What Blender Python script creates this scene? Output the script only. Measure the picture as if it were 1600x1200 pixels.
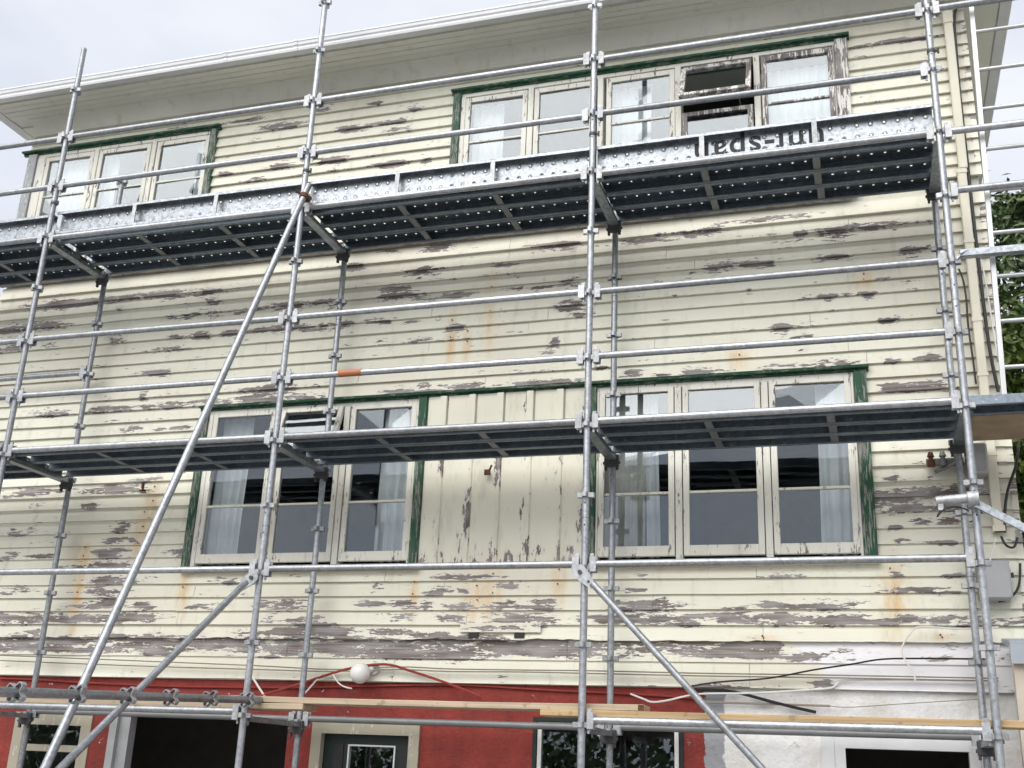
import bpy, math, random
from mathutils import Vector, Matrix, noise
R = math.radians
random.seed(7)
scene = bpy.context.scene
for o in list(bpy.data.objects): bpy.data.objects.remove(o)

# ------------------------------------------------------------------ camera
cam = bpy.data.objects.new('camera', bpy.data.cameras.new('camera'))
scene.collection.objects.link(cam)
cam.location = (6.58407, -7.20015, -0.31585)
cam.rotation_euler = (1.90601228, -0.0401655264, 0.298627072)
cam.data.lens = 39.457
cam.data.sensor_width = 36.0
cam.data.clip_start = 0.05
cam.data.clip_end = 2000
scene.camera = cam

# ------------------------------------------------------------------ sky, sun, exposure
SUN_EL, SUN_AZ = 49.0, 196.0            # azimuth clockwise from +Y
world = bpy.data.worlds.new('World'); scene.world = world
world.use_nodes = True
nt = world.node_tree; nt.nodes.clear()
wo = nt.nodes.new('ShaderNodeOutputWorld'); bg = nt.nodes.new('ShaderNodeBackground')
sky = nt.nodes.new('ShaderNodeTexSky'); sky.sky_type = 'NISHITA'; sky.sun_disc = False
sky.sun_elevation = R(SUN_EL); sky.sun_rotation = R(SUN_AZ); sky.dust_density = 2.0; sky.air_density = 1.0
tc = nt.nodes.new('ShaderNodeTexCoord')
mp = nt.nodes.new('ShaderNodeMapping'); mp.inputs['Scale'].default_value = (1.2, 1.2, 3.0)
nz = nt.nodes.new('ShaderNodeTexNoise'); nz.inputs['Scale'].default_value = 1.7; nz.inputs['Detail'].default_value = 6
cr = nt.nodes.new('ShaderNodeValToRGB')
cr.color_ramp.elements[0].position = 0.37; cr.color_ramp.elements[0].color = (0.68, 0.72, 0.81, 1)
cr.color_ramp.elements[1].position = 0.62; cr.color_ramp.elements[1].color = (0.88, 0.905, 0.95, 1)
sc = nt.nodes.new('ShaderNodeVectorMath'); sc.operation = 'SCALE'; sc.inputs['Scale'].default_value = 4.4
mx = nt.nodes.new('ShaderNodeMix'); mx.data_type = 'RGBA'; mx.inputs[0].default_value = 0.955
nt.links.new(tc.outputs['Generated'], mp.inputs['Vector']); nt.links.new(mp.outputs[0], nz.inputs['Vector'])
nt.links.new(nz.outputs['Fac'], cr.inputs[0]); nt.links.new(cr.outputs[0], sc.inputs[0])
nt.links.new(sky.outputs[0], mx.inputs[6]); nt.links.new(sc.outputs[0], mx.inputs[7])
nt.links.new(mx.outputs[2], bg.inputs[0]); bg.inputs[1].default_value = 0.1
nt.links.new(bg.outputs[0], wo.inputs[0])
sun = bpy.data.objects.new('sun', bpy.data.lights.new('sun', 'SUN'))
scene.collection.objects.link(sun)
sun.data.energy = 1.5; sun.data.angle = R(65); sun.data.color = (1.0, 0.96, 0.9)
d = Vector((math.sin(R(SUN_AZ)) * math.cos(R(SUN_EL)), math.cos(R(SUN_AZ)) * math.cos(R(SUN_EL)), math.sin(R(SUN_EL))))
sun.rotation_euler = d.to_track_quat('Z', 'Y').to_euler()
sun.location = d * 60
scene.view_settings.view_transform = 'Standard'; scene.view_settings.look = 'None'
scene.view_settings.exposure = 1.34; scene.view_settings.gamma = 1.0
scene.view_settings.use_curve_mapping = False
scene.render.engine = 'CYCLES'
cy = scene.cycles; cy.max_bounces = 6; cy.diffuse_bounces = 2; cy.use_adaptive_sampling = True; cy.adaptive_threshold = 0.03; cy.glossy_bounces = 3; cy.transmission_bounces = 3; cy.transparent_max_bounces = 8
cy.caustics_reflective = False; cy.caustics_refractive = False; cy.use_denoising = True
scene.render.resolution_x = 1024; scene.render.resolution_y = 768

# ------------------------------------------------------------------ helpers
COL = scene.collection
# house coordinates from image pixels, scaled about the camera: HS * point + HO
HS = 0.97904; HO = Vector((0.1380, -0.1509, -0.0066)); CAM_SCALE = False
def cam_scaled(p): return Vector(p)*HS+HO if CAM_SCALE else Vector(p)
WL = {}                                    # world location of every object that may be a parent
class MB:
    """collects quads, boxes, tubes; build() links them as ONE mesh object"""
    def __init__(s): s.v = []; s.f = []
    def add(s, vs, fs):
        b = len(s.v); s.v += [tuple(p) for p in vs]; s.f += [tuple(i + b for i in f) for f in fs]; return s
    def box(s, x0, x1, y0, y1, z0, z1, rot=None, piv=None, bev=0.0):
        if bev > 0:
            c = bev; ring = lambda x0, x1, z0, z1, y: [(x0+c, y, z0), (x1-c, y, z0), (x1, y, z0+c), (x1, y, z1-c), (x1-c, y, z1), (x0+c, y, z1), (x0, y, z1-c), (x0, y, z0+c)]
            vs = ring(x0+c, x1-c, z0+c, z1-c, y0) + ring(x0, x1, z0, z1, y0+c) + ring(x0, x1, z0, z1, y1)
            fs = [tuple(range(8))]
            for k in range(2):
                for i in range(8):
                    j = (i+1) % 8; fs.append((k*8+j, k*8+i, (k+1)*8+i, (k+1)*8+j))
            fs.append(tuple(range(23, 15, -1)))
        else:
            vs = [(x0,y0,z0),(x1,y0,z0),(x1,y1,z0),(x0,y1,z0),(x0,y0,z1),(x1,y0,z1),(x1,y1,z1),(x0,y1,z1)]
            fs = [(3,2,1,0),(4,5,6,7),(0,1,5,4),(1,2,6,5),(2,3,7,6),(3,0,4,7)]
        if rot is not None:
            pv = Vector(piv); vs = [rot @ (Vector(p) - pv) + pv for p in vs]
        return s.add(vs, fs)
    def tube(s, a, b, r, n=14, r2=None, caps=True, seg=1):
        a = Vector(a); b = Vector(b); ax = (b - a).normalized()
        u = ax.orthogonal().normalized(); w = ax.cross(u); r2 = r if r2 is None else r2
        vs = []; fs = []
        for k in range(seg + 1):
            t = k / seg; c = a.lerp(b, t); rr = r + (r2 - r) * t
            for i in range(n):
                th = 2 * math.pi * i / n; vs.append(c + u * (rr * math.cos(th)) + w * (rr * math.sin(th)))
        for k in range(seg):
            for i in range(n):
                j = (i + 1) % n; fs.append((k*n+i, k*n+j, (k+1)*n+j, (k+1)*n+i))
        if caps: fs.append(tuple(range(n-1, -1, -1))); fs.append(tuple(range(seg*n, seg*n+n)))
        return s.add(vs, fs)
    def pipe(s, a, b, r, ri, n=16):
        """an open-ended tube with a wall"""
        a = Vector(a); b = Vector(b); ax = (b - a).normalized(); u = ax.orthogonal().normalized(); w = ax.cross(u)
        vs = []
        for c, rr in ((a, ri), (a, r), (b, r), (b, ri)):
            for i in range(n):
                th = 2 * math.pi * i / n; vs.append(c + u * (rr * math.cos(th)) + w * (rr * math.sin(th)))
        fs = []
        for k in range(4):
            m = (k + 1) % 4
            for i in range(n):
                j = (i + 1) % n; fs.append((k*n+i, k*n+j, m*n+j, m*n+i))
        return s.add(vs, fs)
    def path(s, pts, r, n=6, sub=4):
        P = [Vector(p) for p in pts]; Q = []
        for i in range(len(P) - 1):
            p0 = P[max(i-1, 0)]; p1 = P[i]; p2 = P[i+1]; p3 = P[min(i+2, len(P)-1)]
            for k in range(sub):
                t = k / sub
                Q.append(0.5 * ((2*p1) + (p2-p0)*t + (2*p0-5*p1+4*p2-p3)*t*t + (3*p1-p0-3*p2+p3)*t**3))
        Q.append(P[-1]); vs = []; fs = []
        for i, q in enumerate(Q):
            ax = (Q[min(i+1, len(Q)-1)] - Q[max(i-1, 0)]).normalized()
            u = ax.cross(Vector((0.13, 0.97, 0.2))).normalized(); w = ax.cross(u)
            for k in range(n):
                th = 2 * math.pi * k / n; vs.append(q + u * (r * math.cos(th)) + w * (r * math.sin(th)))
        for i in range(len(Q) - 1):
            for k in range(n):
                j = (k + 1) % n; fs.append((i*n+k, i*n+j, (i+1)*n+j, (i+1)*n+k))
        fs.append(tuple(range(n-1, -1, -1))); fs.append(tuple(range((len(Q)-1)*n, len(Q)*n)))
        return s.add(vs, fs)
    def sphere(s, c, r, nu=24, nv=14, sz=1.0):
        vs = []; fs = []
        for j in range(nv + 1):
            ph = math.pi * j / nv
            for i in range(nu):
                th = 2*math.pi*i/nu; vs.append((c[0]+r*math.sin(ph)*math.cos(th), c[1]+r*math.sin(ph)*math.sin(th), c[2]+r*sz*math.cos(ph)))
        for j in range(nv):
            for i in range(nu):
                k = (i+1) % nu; fs.append((j*nu+i, (j+1)*nu+i, (j+1)*nu+k, j*nu+k))
        return s.add(vs, fs)
    def prism(s, prof, x0, x1, axis='x'):
        """extrude a closed (y,z) profile along x (or an (x,z) profile along y)"""
        n = len(prof)
        if axis == 'x': vs = [(x0, a, b) for a, b in prof] + [(x1, a, b) for a, b in prof]
        elif axis == 'y': vs = [(a, x0, b) for a, b in prof] + [(a, x1, b) for a, b in prof]
        else: vs = [(a, b, x0) for a, b in prof] + [(a, b, x1) for a, b in prof]
        fs = [(i, (i+1) % n, n+(i+1) % n, n+i) for i in range(n)] + [tuple(range(n-1, -1, -1)), tuple(range(n, 2*n))]
        return s.add(vs, fs)
    def mesh(s, name, mat, smooth=False, ctr=(0, 0, 0)):
        m = bpy.data.meshes.new(name)
        c = Vector(ctr); m.from_pydata([tuple(Vector(p) - c) for p in s.v], [], s.f); m.update()
        if mat is not None: m.materials.append(mat)
        import bmesh
        b = bmesh.new(); b.from_mesh(m); bmesh.ops.recalc_face_normals(b, faces=b.faces); b.to_mesh(m); b.free()
        if smooth:
            m.polygons.foreach_set('use_smooth', [True] * len(m.polygons))
            m.set_sharp_from_angle(angle=R(38))
        return m
    def build(s, name, mat, parent=None, smooth=False):
        s.v = [tuple(cam_scaled(p)) for p in s.v]
        xs = [p[0] for p in s.v]; ys = [p[1] for p in s.v]; zs = [p[2] for p in s.v]
        c = Vector(((min(xs)+max(xs))/2, (min(ys)+max(ys))/2, min(zs)))
        return inst(s.mesh(name, mat, smooth, c), name, c, parent)
def inst(mesh, name, loc, parent=None, rot=None):
    o = bpy.data.objects.new(name, mesh); COL.objects.link(o)
    loc = Vector(loc); WL[o] = loc
    if parent is not None: o.parent = parent; loc = loc - WL[parent]
    o.location = loc
    if rot is not None: o.rotation_euler = rot
    return o
def tag(o, label=None, cat=None, group=None, kind=None):
    if label: o['label'] = label
    if cat: o['category'] = cat
    if group: o['group'] = group
    if kind: o['kind'] = kind
    return o
def empty(name, loc, label, cat, group=None):
    o = bpy.data.objects.new(name, None); COL.objects.link(o); loc = cam_scaled(loc); o.location = loc; WL[o] = loc
    o.empty_display_size = 0.2
    return tag(o, label, cat, group)

# ------------------------------------------------------------------ materials
class NT:
    def __init__(s, name):
        s.m = bpy.data.materials.new(name); s.m.use_nodes = True; s.t = s.m.node_tree; s.b = s.t.nodes['Principled BSDF']
    def n(s, typ, **kw):
        nd = s.t.nodes.new('ShaderNode' + typ)
        for k, v in kw.items():
            if k.startswith('i_'): nd.inputs[k[2:].replace('_', ' ')].default_value = v
            else: setattr(nd, k, v)
        return nd
    def l(s, a, b): s.t.links.new(a, b)
    def pos(s, scale=(1, 1, 1), rot=None):
        g = s.n('NewGeometry'); m = s.n('Mapping'); m.inputs['Scale'].default_value = scale
        s.l(g.outputs['Position'], m.inputs['Vector']); return m.outputs[0]
    def objpos(s, scale=(1, 1, 1)):
        g = s.n('TexCoord'); m = s.n('Mapping'); m.inputs['Scale'].default_value = scale
        s.l(g.outputs['Object'], m.inputs['Vector']); return m.outputs[0]
    def noise(s, vec, scale, detail=4, rough=0.55, dist=0.0):
        nd = s.n('TexNoise'); nd.inputs['Scale'].default_value = scale; nd.inputs['Detail'].default_value = detail
        nd.inputs['Roughness'].default_value = rough; nd.inputs['Distortion'].default_value = dist
        s.l(vec, nd.inputs['Vector']); return nd.outputs['Fac']
    def ramp(s, fac, stops):
        nd = s.n('ValToRGB'); e = nd.color_ramp.elements
        while len(e) < len(stops): e.new(0.5)
        for el, (p, c) in zip(e, stops): el.position = p; el.color = (c if isinstance(c, tuple) else (c, c, c)) + (1,)
        s.l(fac, nd.inputs[0]); return nd.outputs[0]
    def math(s, op, a, b=None, clamp=False):
        nd = s.n('Math', operation=op); nd.use_clamp = clamp
        for i, v in enumerate((a, b)):
            if v is None: continue
            if isinstance(v, (int, float)): nd.inputs[i].default_value = v
            else: s.l(v, nd.inputs[i])
        return nd.outputs[0]
    def sstep(s, v, a, b):
        nd = s.n('MapRange', interpolation_type='SMOOTHSTEP'); nd.inputs[1].default_value = a; nd.inputs[2].default_value = b
        s.l(v, nd.inputs[0]); return nd.outputs[0]
    def mix(s, f, a, b):
        nd = s.n('Mix', data_type='RGBA')
        for i, v in ((0, f), (6, a), (7, b)):
            if isinstance(v, (int, float)): nd.inputs[i].default_value = v
            elif isinstance(v, tuple): nd.inputs[i].default_value = v + (1,)
            else: s.l(v, nd.inputs[i])
        return nd.outputs[2]
    def attr(s, name):
        nd = s.n('Attribute', attribute_name=name); return nd.outputs['Fac']
    def bump(s, h, strength=0.3, dist=0.01):
        nd = s.n('Bump'); nd.inputs['Strength'].default_value = strength; nd.inputs['Distance'].default_value = dist
        s.l(h, nd.inputs['Height']); s.l(nd.outputs[0], s.b.inputs['Normal'])
    def out(s, col=None, rough=None, metal=None, spec=None):
        for k, v in (('Base Color', col), ('Roughness', rough), ('Metallic', metal), ('Specular IOR Level', spec)):
            if v is None: continue
            if isinstance(v, (int, float)): s.b.inputs[k].default_value = v
            elif isinstance(v, tuple): s.b.inputs[k].default_value = v + (1,)
            else: s.l(v, s.b.inputs[k])
        return s.m

CREAM = (0.84, 0.81, 0.685)
WOODS = [(0.25, (0.09, 0.075, 0.07)), (0.5, (0.235, 0.21, 0.20)), (0.75, (0.43, 0.405, 0.39))]
def flaking(name, base, stretch, thr, use_attr=True, wood=WOODS, tintvar=0.07, primer=(0.80, 0.78, 0.74), grain=(2, 30, 60), sc=1.0):
    """weathered paint flaking off grey timber; 'peel','rust','fresh' are mesh attributes giving where"""
    k = NT(name)
    p = k.pos(stretch)
    n1 = k.noise(p, 1.0*sc, 5, 0.62, 0.25)
    n2 = k.noise(k.pos((stretch[0]*4.1, stretch[1]*4.1, stretch[2]*2.6)), 1.0*sc, 3, 0.65)
    v = k.math('ADD', k.math('MULTIPLY', n1, 0.62), k.math('MULTIPLY', n2, 0.38))
    v = k.math('ADD', k.math('MULTIPLY', v, 1.3), -0.15)
    if use_attr: v = k.math('ADD', v, k.math('MULTIPLY', k.attr('peel'), 0.44))
    bare = k.sstep(v, thr, thr + 0.008)
    halo = k.sstep(v, thr - 0.022, thr - 0.012)
    g = k.noise(k.pos(grain), 1.0, 3, 0.6)
    wcol = k.ramp(g, wood)
    wb = k.noise(k.pos((3.1, 3.1, 9)), 1.0, 2, 0.5)
    wcol = k.mix(k.math('MULTIPLY', k.sstep(wb, 0.44, 0.66), 0.5), wcol, (0.42, 0.40, 0.395))
    wcol = k.mix(k.math('MULTIPLY', k.sstep(wb, 0.46, 0.30), 0.5), wcol, (0.17, 0.13, 0.105))
    big = k.noise(k.pos((0.7, 0.7, 1.6)), 1.0, 2, 0.5)
    dark = tuple(c * (1 - 2*tintvar) for c in base); lite = tuple(min(c * (1 + tintvar), 0.86) for c in base)
    col = k.ramp(big, [(0.3, dark), (0.7, lite)])
    grime = k.noise(k.pos((9, 9, 2.2)), 1.0, 3, 0.65)
    col = k.mix(k.math('MULTIPLY', k.sstep(grime, 0.52, 0.80), 0.35), col, (0.40, 0.38, 0.29))
    if use_attr:
        col = k.mix(k.attr('fresh'), col, (0.85, 0.84, 0.87))
        st = k.noise(k.pos((15, 15, 1.6)), 1.0, 3, 0.65)
        rf = k.math('MULTIPLY', k.attr('rust'), k.sstep(st, 0.22, 0.72), True)
        col = k.mix(k.math('MULTIPLY', rf, 0.8), col, (0.68, 0.41, 0.13))
    thin = k.sstep(v, thr - 0.085, thr - 0.015)
    col = k.mix(k.math('MULTIPLY', thin, k.math('MULTIPLY', k.sstep(n2, 0.40, 0.62), 0.55)), col, (0.60, 0.57, 0.50))
    col = k.mix(halo, col, primer)
    col = k.mix(bare, col, wcol)
    h = k.math('SUBTRACT', k.math('MULTIPLY', g, 0.12), bare)
    k.bump(h, 0.55, 0.003)
    return k.out(col, k.math('ADD', k.math('MULTIPLY', bare, 0.3), 0.55), 0.0, 0.35)
M = {}
M['board'] = flaking('flaking_cream_paint', CREAM, (4.4, 4.4, 27.0), 0.715)
M['trim'] = flaking('flaking_cream_joinery', (0.82, 0.80, 0.72), (17, 17, 4.5), 0.615, False, sc=1.3, grain=(50, 50, 3))
M['trim_worn'] = flaking('badly_flaking_joinery', (0.78, 0.765, 0.72), (22, 22, 4), 0.475, False, grain=(60, 60, 3), wood=[(0.25, (0.09, 0.08, 0.08)), (0.5, (0.20, 0.18, 0.18)), (0.75, (0.36, 0.33, 0.33))])
M['green'] = flaking('flaking_green_paint', (0.018, 0.078, 0.043), (26, 26, 4), 0.56, False, primer=(0.22, 0.27, 0.24), grain=(60, 60, 3))
M['green_head'] = flaking('green_flashing_paint', (0.020, 0.090, 0.047), (6, 30, 30), 0.62, False, primer=(0.10, 0.2, 0.14))
M['greypost'] = flaking('grey_corner_paint', (0.36, 0.38, 0.40), (18, 18, 4), 0.60, False, grain=(50, 50, 3))
M['vert'] = flaking('flaking_vertical_boards', (0.82, 0.795, 0.67), (13, 13, 4.6), 0.725, True, grain=(50, 50, 3))
M['soffit'] = flaking('soffit_paint', (0.76, 0.755, 0.68), (2.5, 9, 9), 0.78, False)
M['belt'] = flaking('belt_timber_paint', (0.52, 0.44, 0.36), (4, 20, 30), 0.50, False)

def simple(name, col, rough=0.6, metal=0.0, var=0.12, scale=6.0, bump=0.0, spec=0.5):
    k = NT(name); n = k.noise(k.pos(), scale, 5, 0.6)
    c = k.ramp(n, [(0.3, tuple(x*(1-var) for x in col)), (0.7, tuple(min(1, x*(1+var)) for x in col))])
    if bump: k.bump(n, bump, 0.01)
    return k.out(c, rough, metal, spec)
def galv(name, lo, hi, metal, rough):
    k = NT(name)
    vo = k.n('TexVoronoi'); vo.inputs['Scale'].default_value = 55; k.l(k.pos(), vo.inputs['Vector'])
    sep = k.n('SeparateColor'); k.l(vo.outputs['Color'], sep.inputs[0])
    n = k.noise(k.pos(), 9, 3, 0.65)
    f = k.math('ADD', k.math('MULTIPLY', sep.outputs[0], 0.35), k.math('MULTIPLY', n, 0.65))
    c = k.ramp(f, [(0.25, lo), (0.7, hi)])
    sp = k.sstep(k.noise(k.pos((14, 14, 14)), 2.0, 4, 0.7), 0.64, 0.70)
    c = k.mix(k.math('MULTIPLY', sp, 0.5), c, (0.56, 0.56, 0.55))
    dk = k.sstep(k.noise(k.pos((7, 7, 7)), 2.3, 4, 0.7), 0.60, 0.72)
    c = k.mix(k.math('MULTIPLY', dk, 0.4), c, (0.16, 0.16, 0.16))
    oi = k.n('ObjectInfo'); hv = k.n('HueSaturation'); k.l(c, hv.inputs['Color']); k.l(k.math('ADD', k.math('MULTIPLY', oi.outputs['Random'], 0.34), 0.80), hv.inputs['Value']); c = hv.outputs[0]
    k.bump(n, 0.12, 0.004)
    return k.out(c, k.math('ADD', k.math('MULTIPLY', n, 0.2), rough), metal, 0.5)
M['galv'] = galv('galvanised_tube', (0.27, 0.285, 0.305), (0.42, 0.435, 0.46), 0.78, 0.34)
M['plank'] = galv('galvanised_plank', (0.20, 0.22, 0.25), (0.40, 0.43, 0.46), 0.8, 0.33)
M['deck'] = galv('shaded_deck_plank', (0.12, 0.145, 0.175), (0.185, 0.22, 0.255), 0.8, 0.34)  # same steel as the toe boards, underside shade put into a darker colour
M['cast'] = galv('galvanised_clamp', (0.29, 0.305, 0.32), (0.46, 0.47, 0.49), 0.6, 0.42)
M['dark_clamp'] = simple('dark_weathered_clamp', (0.07, 0.07, 0.075), 0.6, 0.4)
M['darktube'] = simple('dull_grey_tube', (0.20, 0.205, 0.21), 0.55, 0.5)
M['gutter'] = simple('gutter_paint', (0.68, 0.69, 0.71), 0.35, 0.0, 0.05)
M['alum'] = simple('ladder_aluminium', (0.50, 0.51, 0.52), 0.42, 0.6, 0.10)
M['roof'] = simple('roof_tile', (0.30, 0.13, 0.08), 0.8, 0, 0.3, 12, 0.3)
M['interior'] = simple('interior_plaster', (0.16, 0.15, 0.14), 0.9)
M['black'] = simple('black_rubber', (0.012, 0.012, 0.013), 0.5)
M['white_pvc'] = simple('white_cable', (0.74, 0.73, 0.70), 0.5)
M['thinwire'] = simple('grey_brown_cable', (0.26, 0.23, 0.19), 0.6)
M['redpipe'] = simple('red_painted_conduit', (0.27, 0.04, 0.03), 0.45, 0, 0.2)
M['greybox'] = simple('grey_meter_box', (0.36, 0.37, 0.38), 0.5, 0.1, 0.05)
M['cream_pipe'] = simple('cream_downpipe', (0.73, 0.70, 0.58), 0.5, 0, 0.07, 3)
M['curtain'] = simple('white_curtain_cloth', (0.80, 0.80, 0.80), 0.9, 0, 0.04)
M['curtain_warm'] = simple('beige_curtain_cloth', (0.62, 0.58, 0.52), 0.9, 0, 0.05)
M['orange'] = simple('orange_tape', (0.42, 0.15, 0.065), 0.5)
M['rusty'] = simple('rusty_iron', (0.11, 0.045, 0.025), 0.85, 0.1, 0.4, 30, 0.4)
M['globe'] = simple('opal_glass', (0.80, 0.79, 0.76), 0.25, 0, 0.02)
M['door'] = simple('dark_green_door', (0.005, 0.015, 0.013), 0.4, 0, 0.2)
M['doorframe'] = flaking('beige_door_frame', (0.40, 0.37, 0.29), (20, 20, 4), 0.66, False, grain=(50, 50, 3))
M['alu_frame'] = simple('pale_window_frame', (0.62, 0.62, 0.60), 0.45, 0.1, 0.08)
M['ink'] = simple('black_stencil_paint', (0.014, 0.015, 0.018), 0.6, 0, 0.3, 40)
M['flash_red'] = flaking('red_lead_flashing', (0.42, 0.10, 0.06), (6, 20, 40), 0.57, False)
M['ply'] = simple('plywood', (0.28, 0.21, 0.14), 0.75, 0, 0.25, 4)
M['leanwall'] = simple('lean_to_boards', (0.52, 0.47, 0.40), 0.8, 0, 0.15, 5)
M['leanroof'] = simple('blue_grey_fascia', (0.34, 0.38, 0.43), 0.5, 0.1, 0.06)

def timber(name, a, b):
    k = NT(name); g = k.noise(k.pos((1.2, 40, 40)), 1.0, 6, 0.65, 0.4); s = k.noise(k.pos(), 14, 4)
    c = k.ramp(g, [(0.3, a), (0.7, b)])
    c = k.mix(k.math('MULTIPLY', k.sstep(s, 0.60, 0.72), 0.5), c, (0.16, 0.11, 0.06))
    k.bump(g, 0.25, 0.004); return k.out(c, 0.75)
M['timber'] = timber('scaffold_timber', (0.36, 0.24, 0.12), (0.60, 0.44, 0.25))
M['timber_old'] = timber('grey_scaffold_timber', (0.32, 0.25, 0.17), (0.54, 0.44, 0.32))

def base_wall():
    k = NT('painted_basement_plaster')
    n = k.noise(k.pos(), 18, 6, 0.65); w = k.noise(k.pos((3, 3, 3)), 1.5, 5, 0.6)
    red = k.ramp(w, [(0.3, (0.20, 0.028, 0.022)), (0.7, (0.285, 0.042, 0.032))])
    wht = k.ramp(k.noise(k.pos(), 3.5, 6, 0.7), [(0.32, (0.66, 0.64, 0.60)), (0.60, (0.84, 0.84, 0.85))])
    red = k.mix(k.math('MULTIPLY', k.sstep(k.noise(k.pos((6, 6, 1.3)), 1.2, 5, 0.7), 0.45, 0.75), 0.5), red, (0.09, 0.025, 0.022))
    g = k.n('NewGeometry'); sx = k.n('SeparateXYZ'); k.l(g.outputs['Position'], sx.inputs[0])
    xw = k.math('ADD', sx.outputs[0], k.math('MULTIPLY', k.noise(k.pos(), 9, 5, 0.7), 0.12))
    xs = k.math('SUBTRACT', xw, 0.06)
    c = k.mix(k.sstep(xs, 5.444, 5.449), red, (0.33, 0.34, 0.37))
    c = k.mix(k.sstep(xw, 5.64, 5.65), c, wht)
    ch = k.sstep(k.noise(k.pos((1, 1, 1)), 7, 6, 0.7), 0.675, 0.685)
    c = k.mix(ch, c, (0.62, 0.60, 0.55))
    k.bump(n, 0.8, 0.02); return k.out(c, 0.7, 0, 0.35)
M['basement'] = base_wall()

def glass():
    k = NT('window_glass'); t = k.t; t.nodes.remove(k.b)
    tr = k.n('BsdfTransparent'); tr.inputs[0].default_value = (0.86, 0.89, 0.90, 1)
    gl = k.n('BsdfGlossy'); gl.inputs['Roughness'].default_value = 0.0; gl.inputs['Color'].default_value = (0.90, 0.95, 1.0, 1)
    lw = k.n('LayerWeight'); lw.inputs['Blend'].default_value = 0.5
    f5 = k.math('POWER', lw.outputs['Facing'], 4.0)
    fac = k.math('ADD', k.math('MULTIPLY', f5, 0.85), 0.085, True)
    nz = k.noise(k.pos(), 1.6, 2); b = k.n('Bump'); b.inputs['Strength'].default_value = 0.10; b.inputs['Distance'].default_value = 0.01
    k.l(nz, b.inputs['Height']); k.l(b.outputs[0], gl.inputs['Normal'])
    ms = k.n('MixShader'); k.l(fac, ms.inputs[0]); k.l(tr.outputs[0], ms.inputs[1]); k.l(gl.outputs[0], ms.inputs[2])
    k.l(ms.outputs[0], t.nodes['Material Output'].inputs[0]); return k.m
M['glass'] = glass()
def leaf(name, a, b):
    k = NT(name); oi = k.noise(k.pos(), 5.0, 4); c = k.ramp(oi, [(0.3, a), (0.7, b)])
    k.b.inputs['Subsurface Weight'].default_value = 0.0
    return k.out(c, 0.5, 0, 0.4)
M['leaf_dark'] = leaf('dark_evergreen_leaf', (0.04, 0.075, 0.028), (0.11, 0.17, 0.06))
M['leaf_light'] = leaf('yellow_green_leaf', (0.06, 0.12, 0.025), (0.17, 0.22, 0.05))
M['bark'] = simple('bark', (0.10, 0.075, 0.055), 0.9, 0, 0.3, 10, 0.5)
def ground_mat():
    k = NT('concrete_yard'); n = k.noise(k.pos(), 2.0, 8, 0.65); c = k.ramp(n, [(0.3, (0.26, 0.255, 0.245)), (0.7, (0.37, 0.365, 0.35))])
    k.bump(n, 0.3, 0.02); return k.out(c, 0.9)
M['ground'] = ground_mat()

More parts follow.
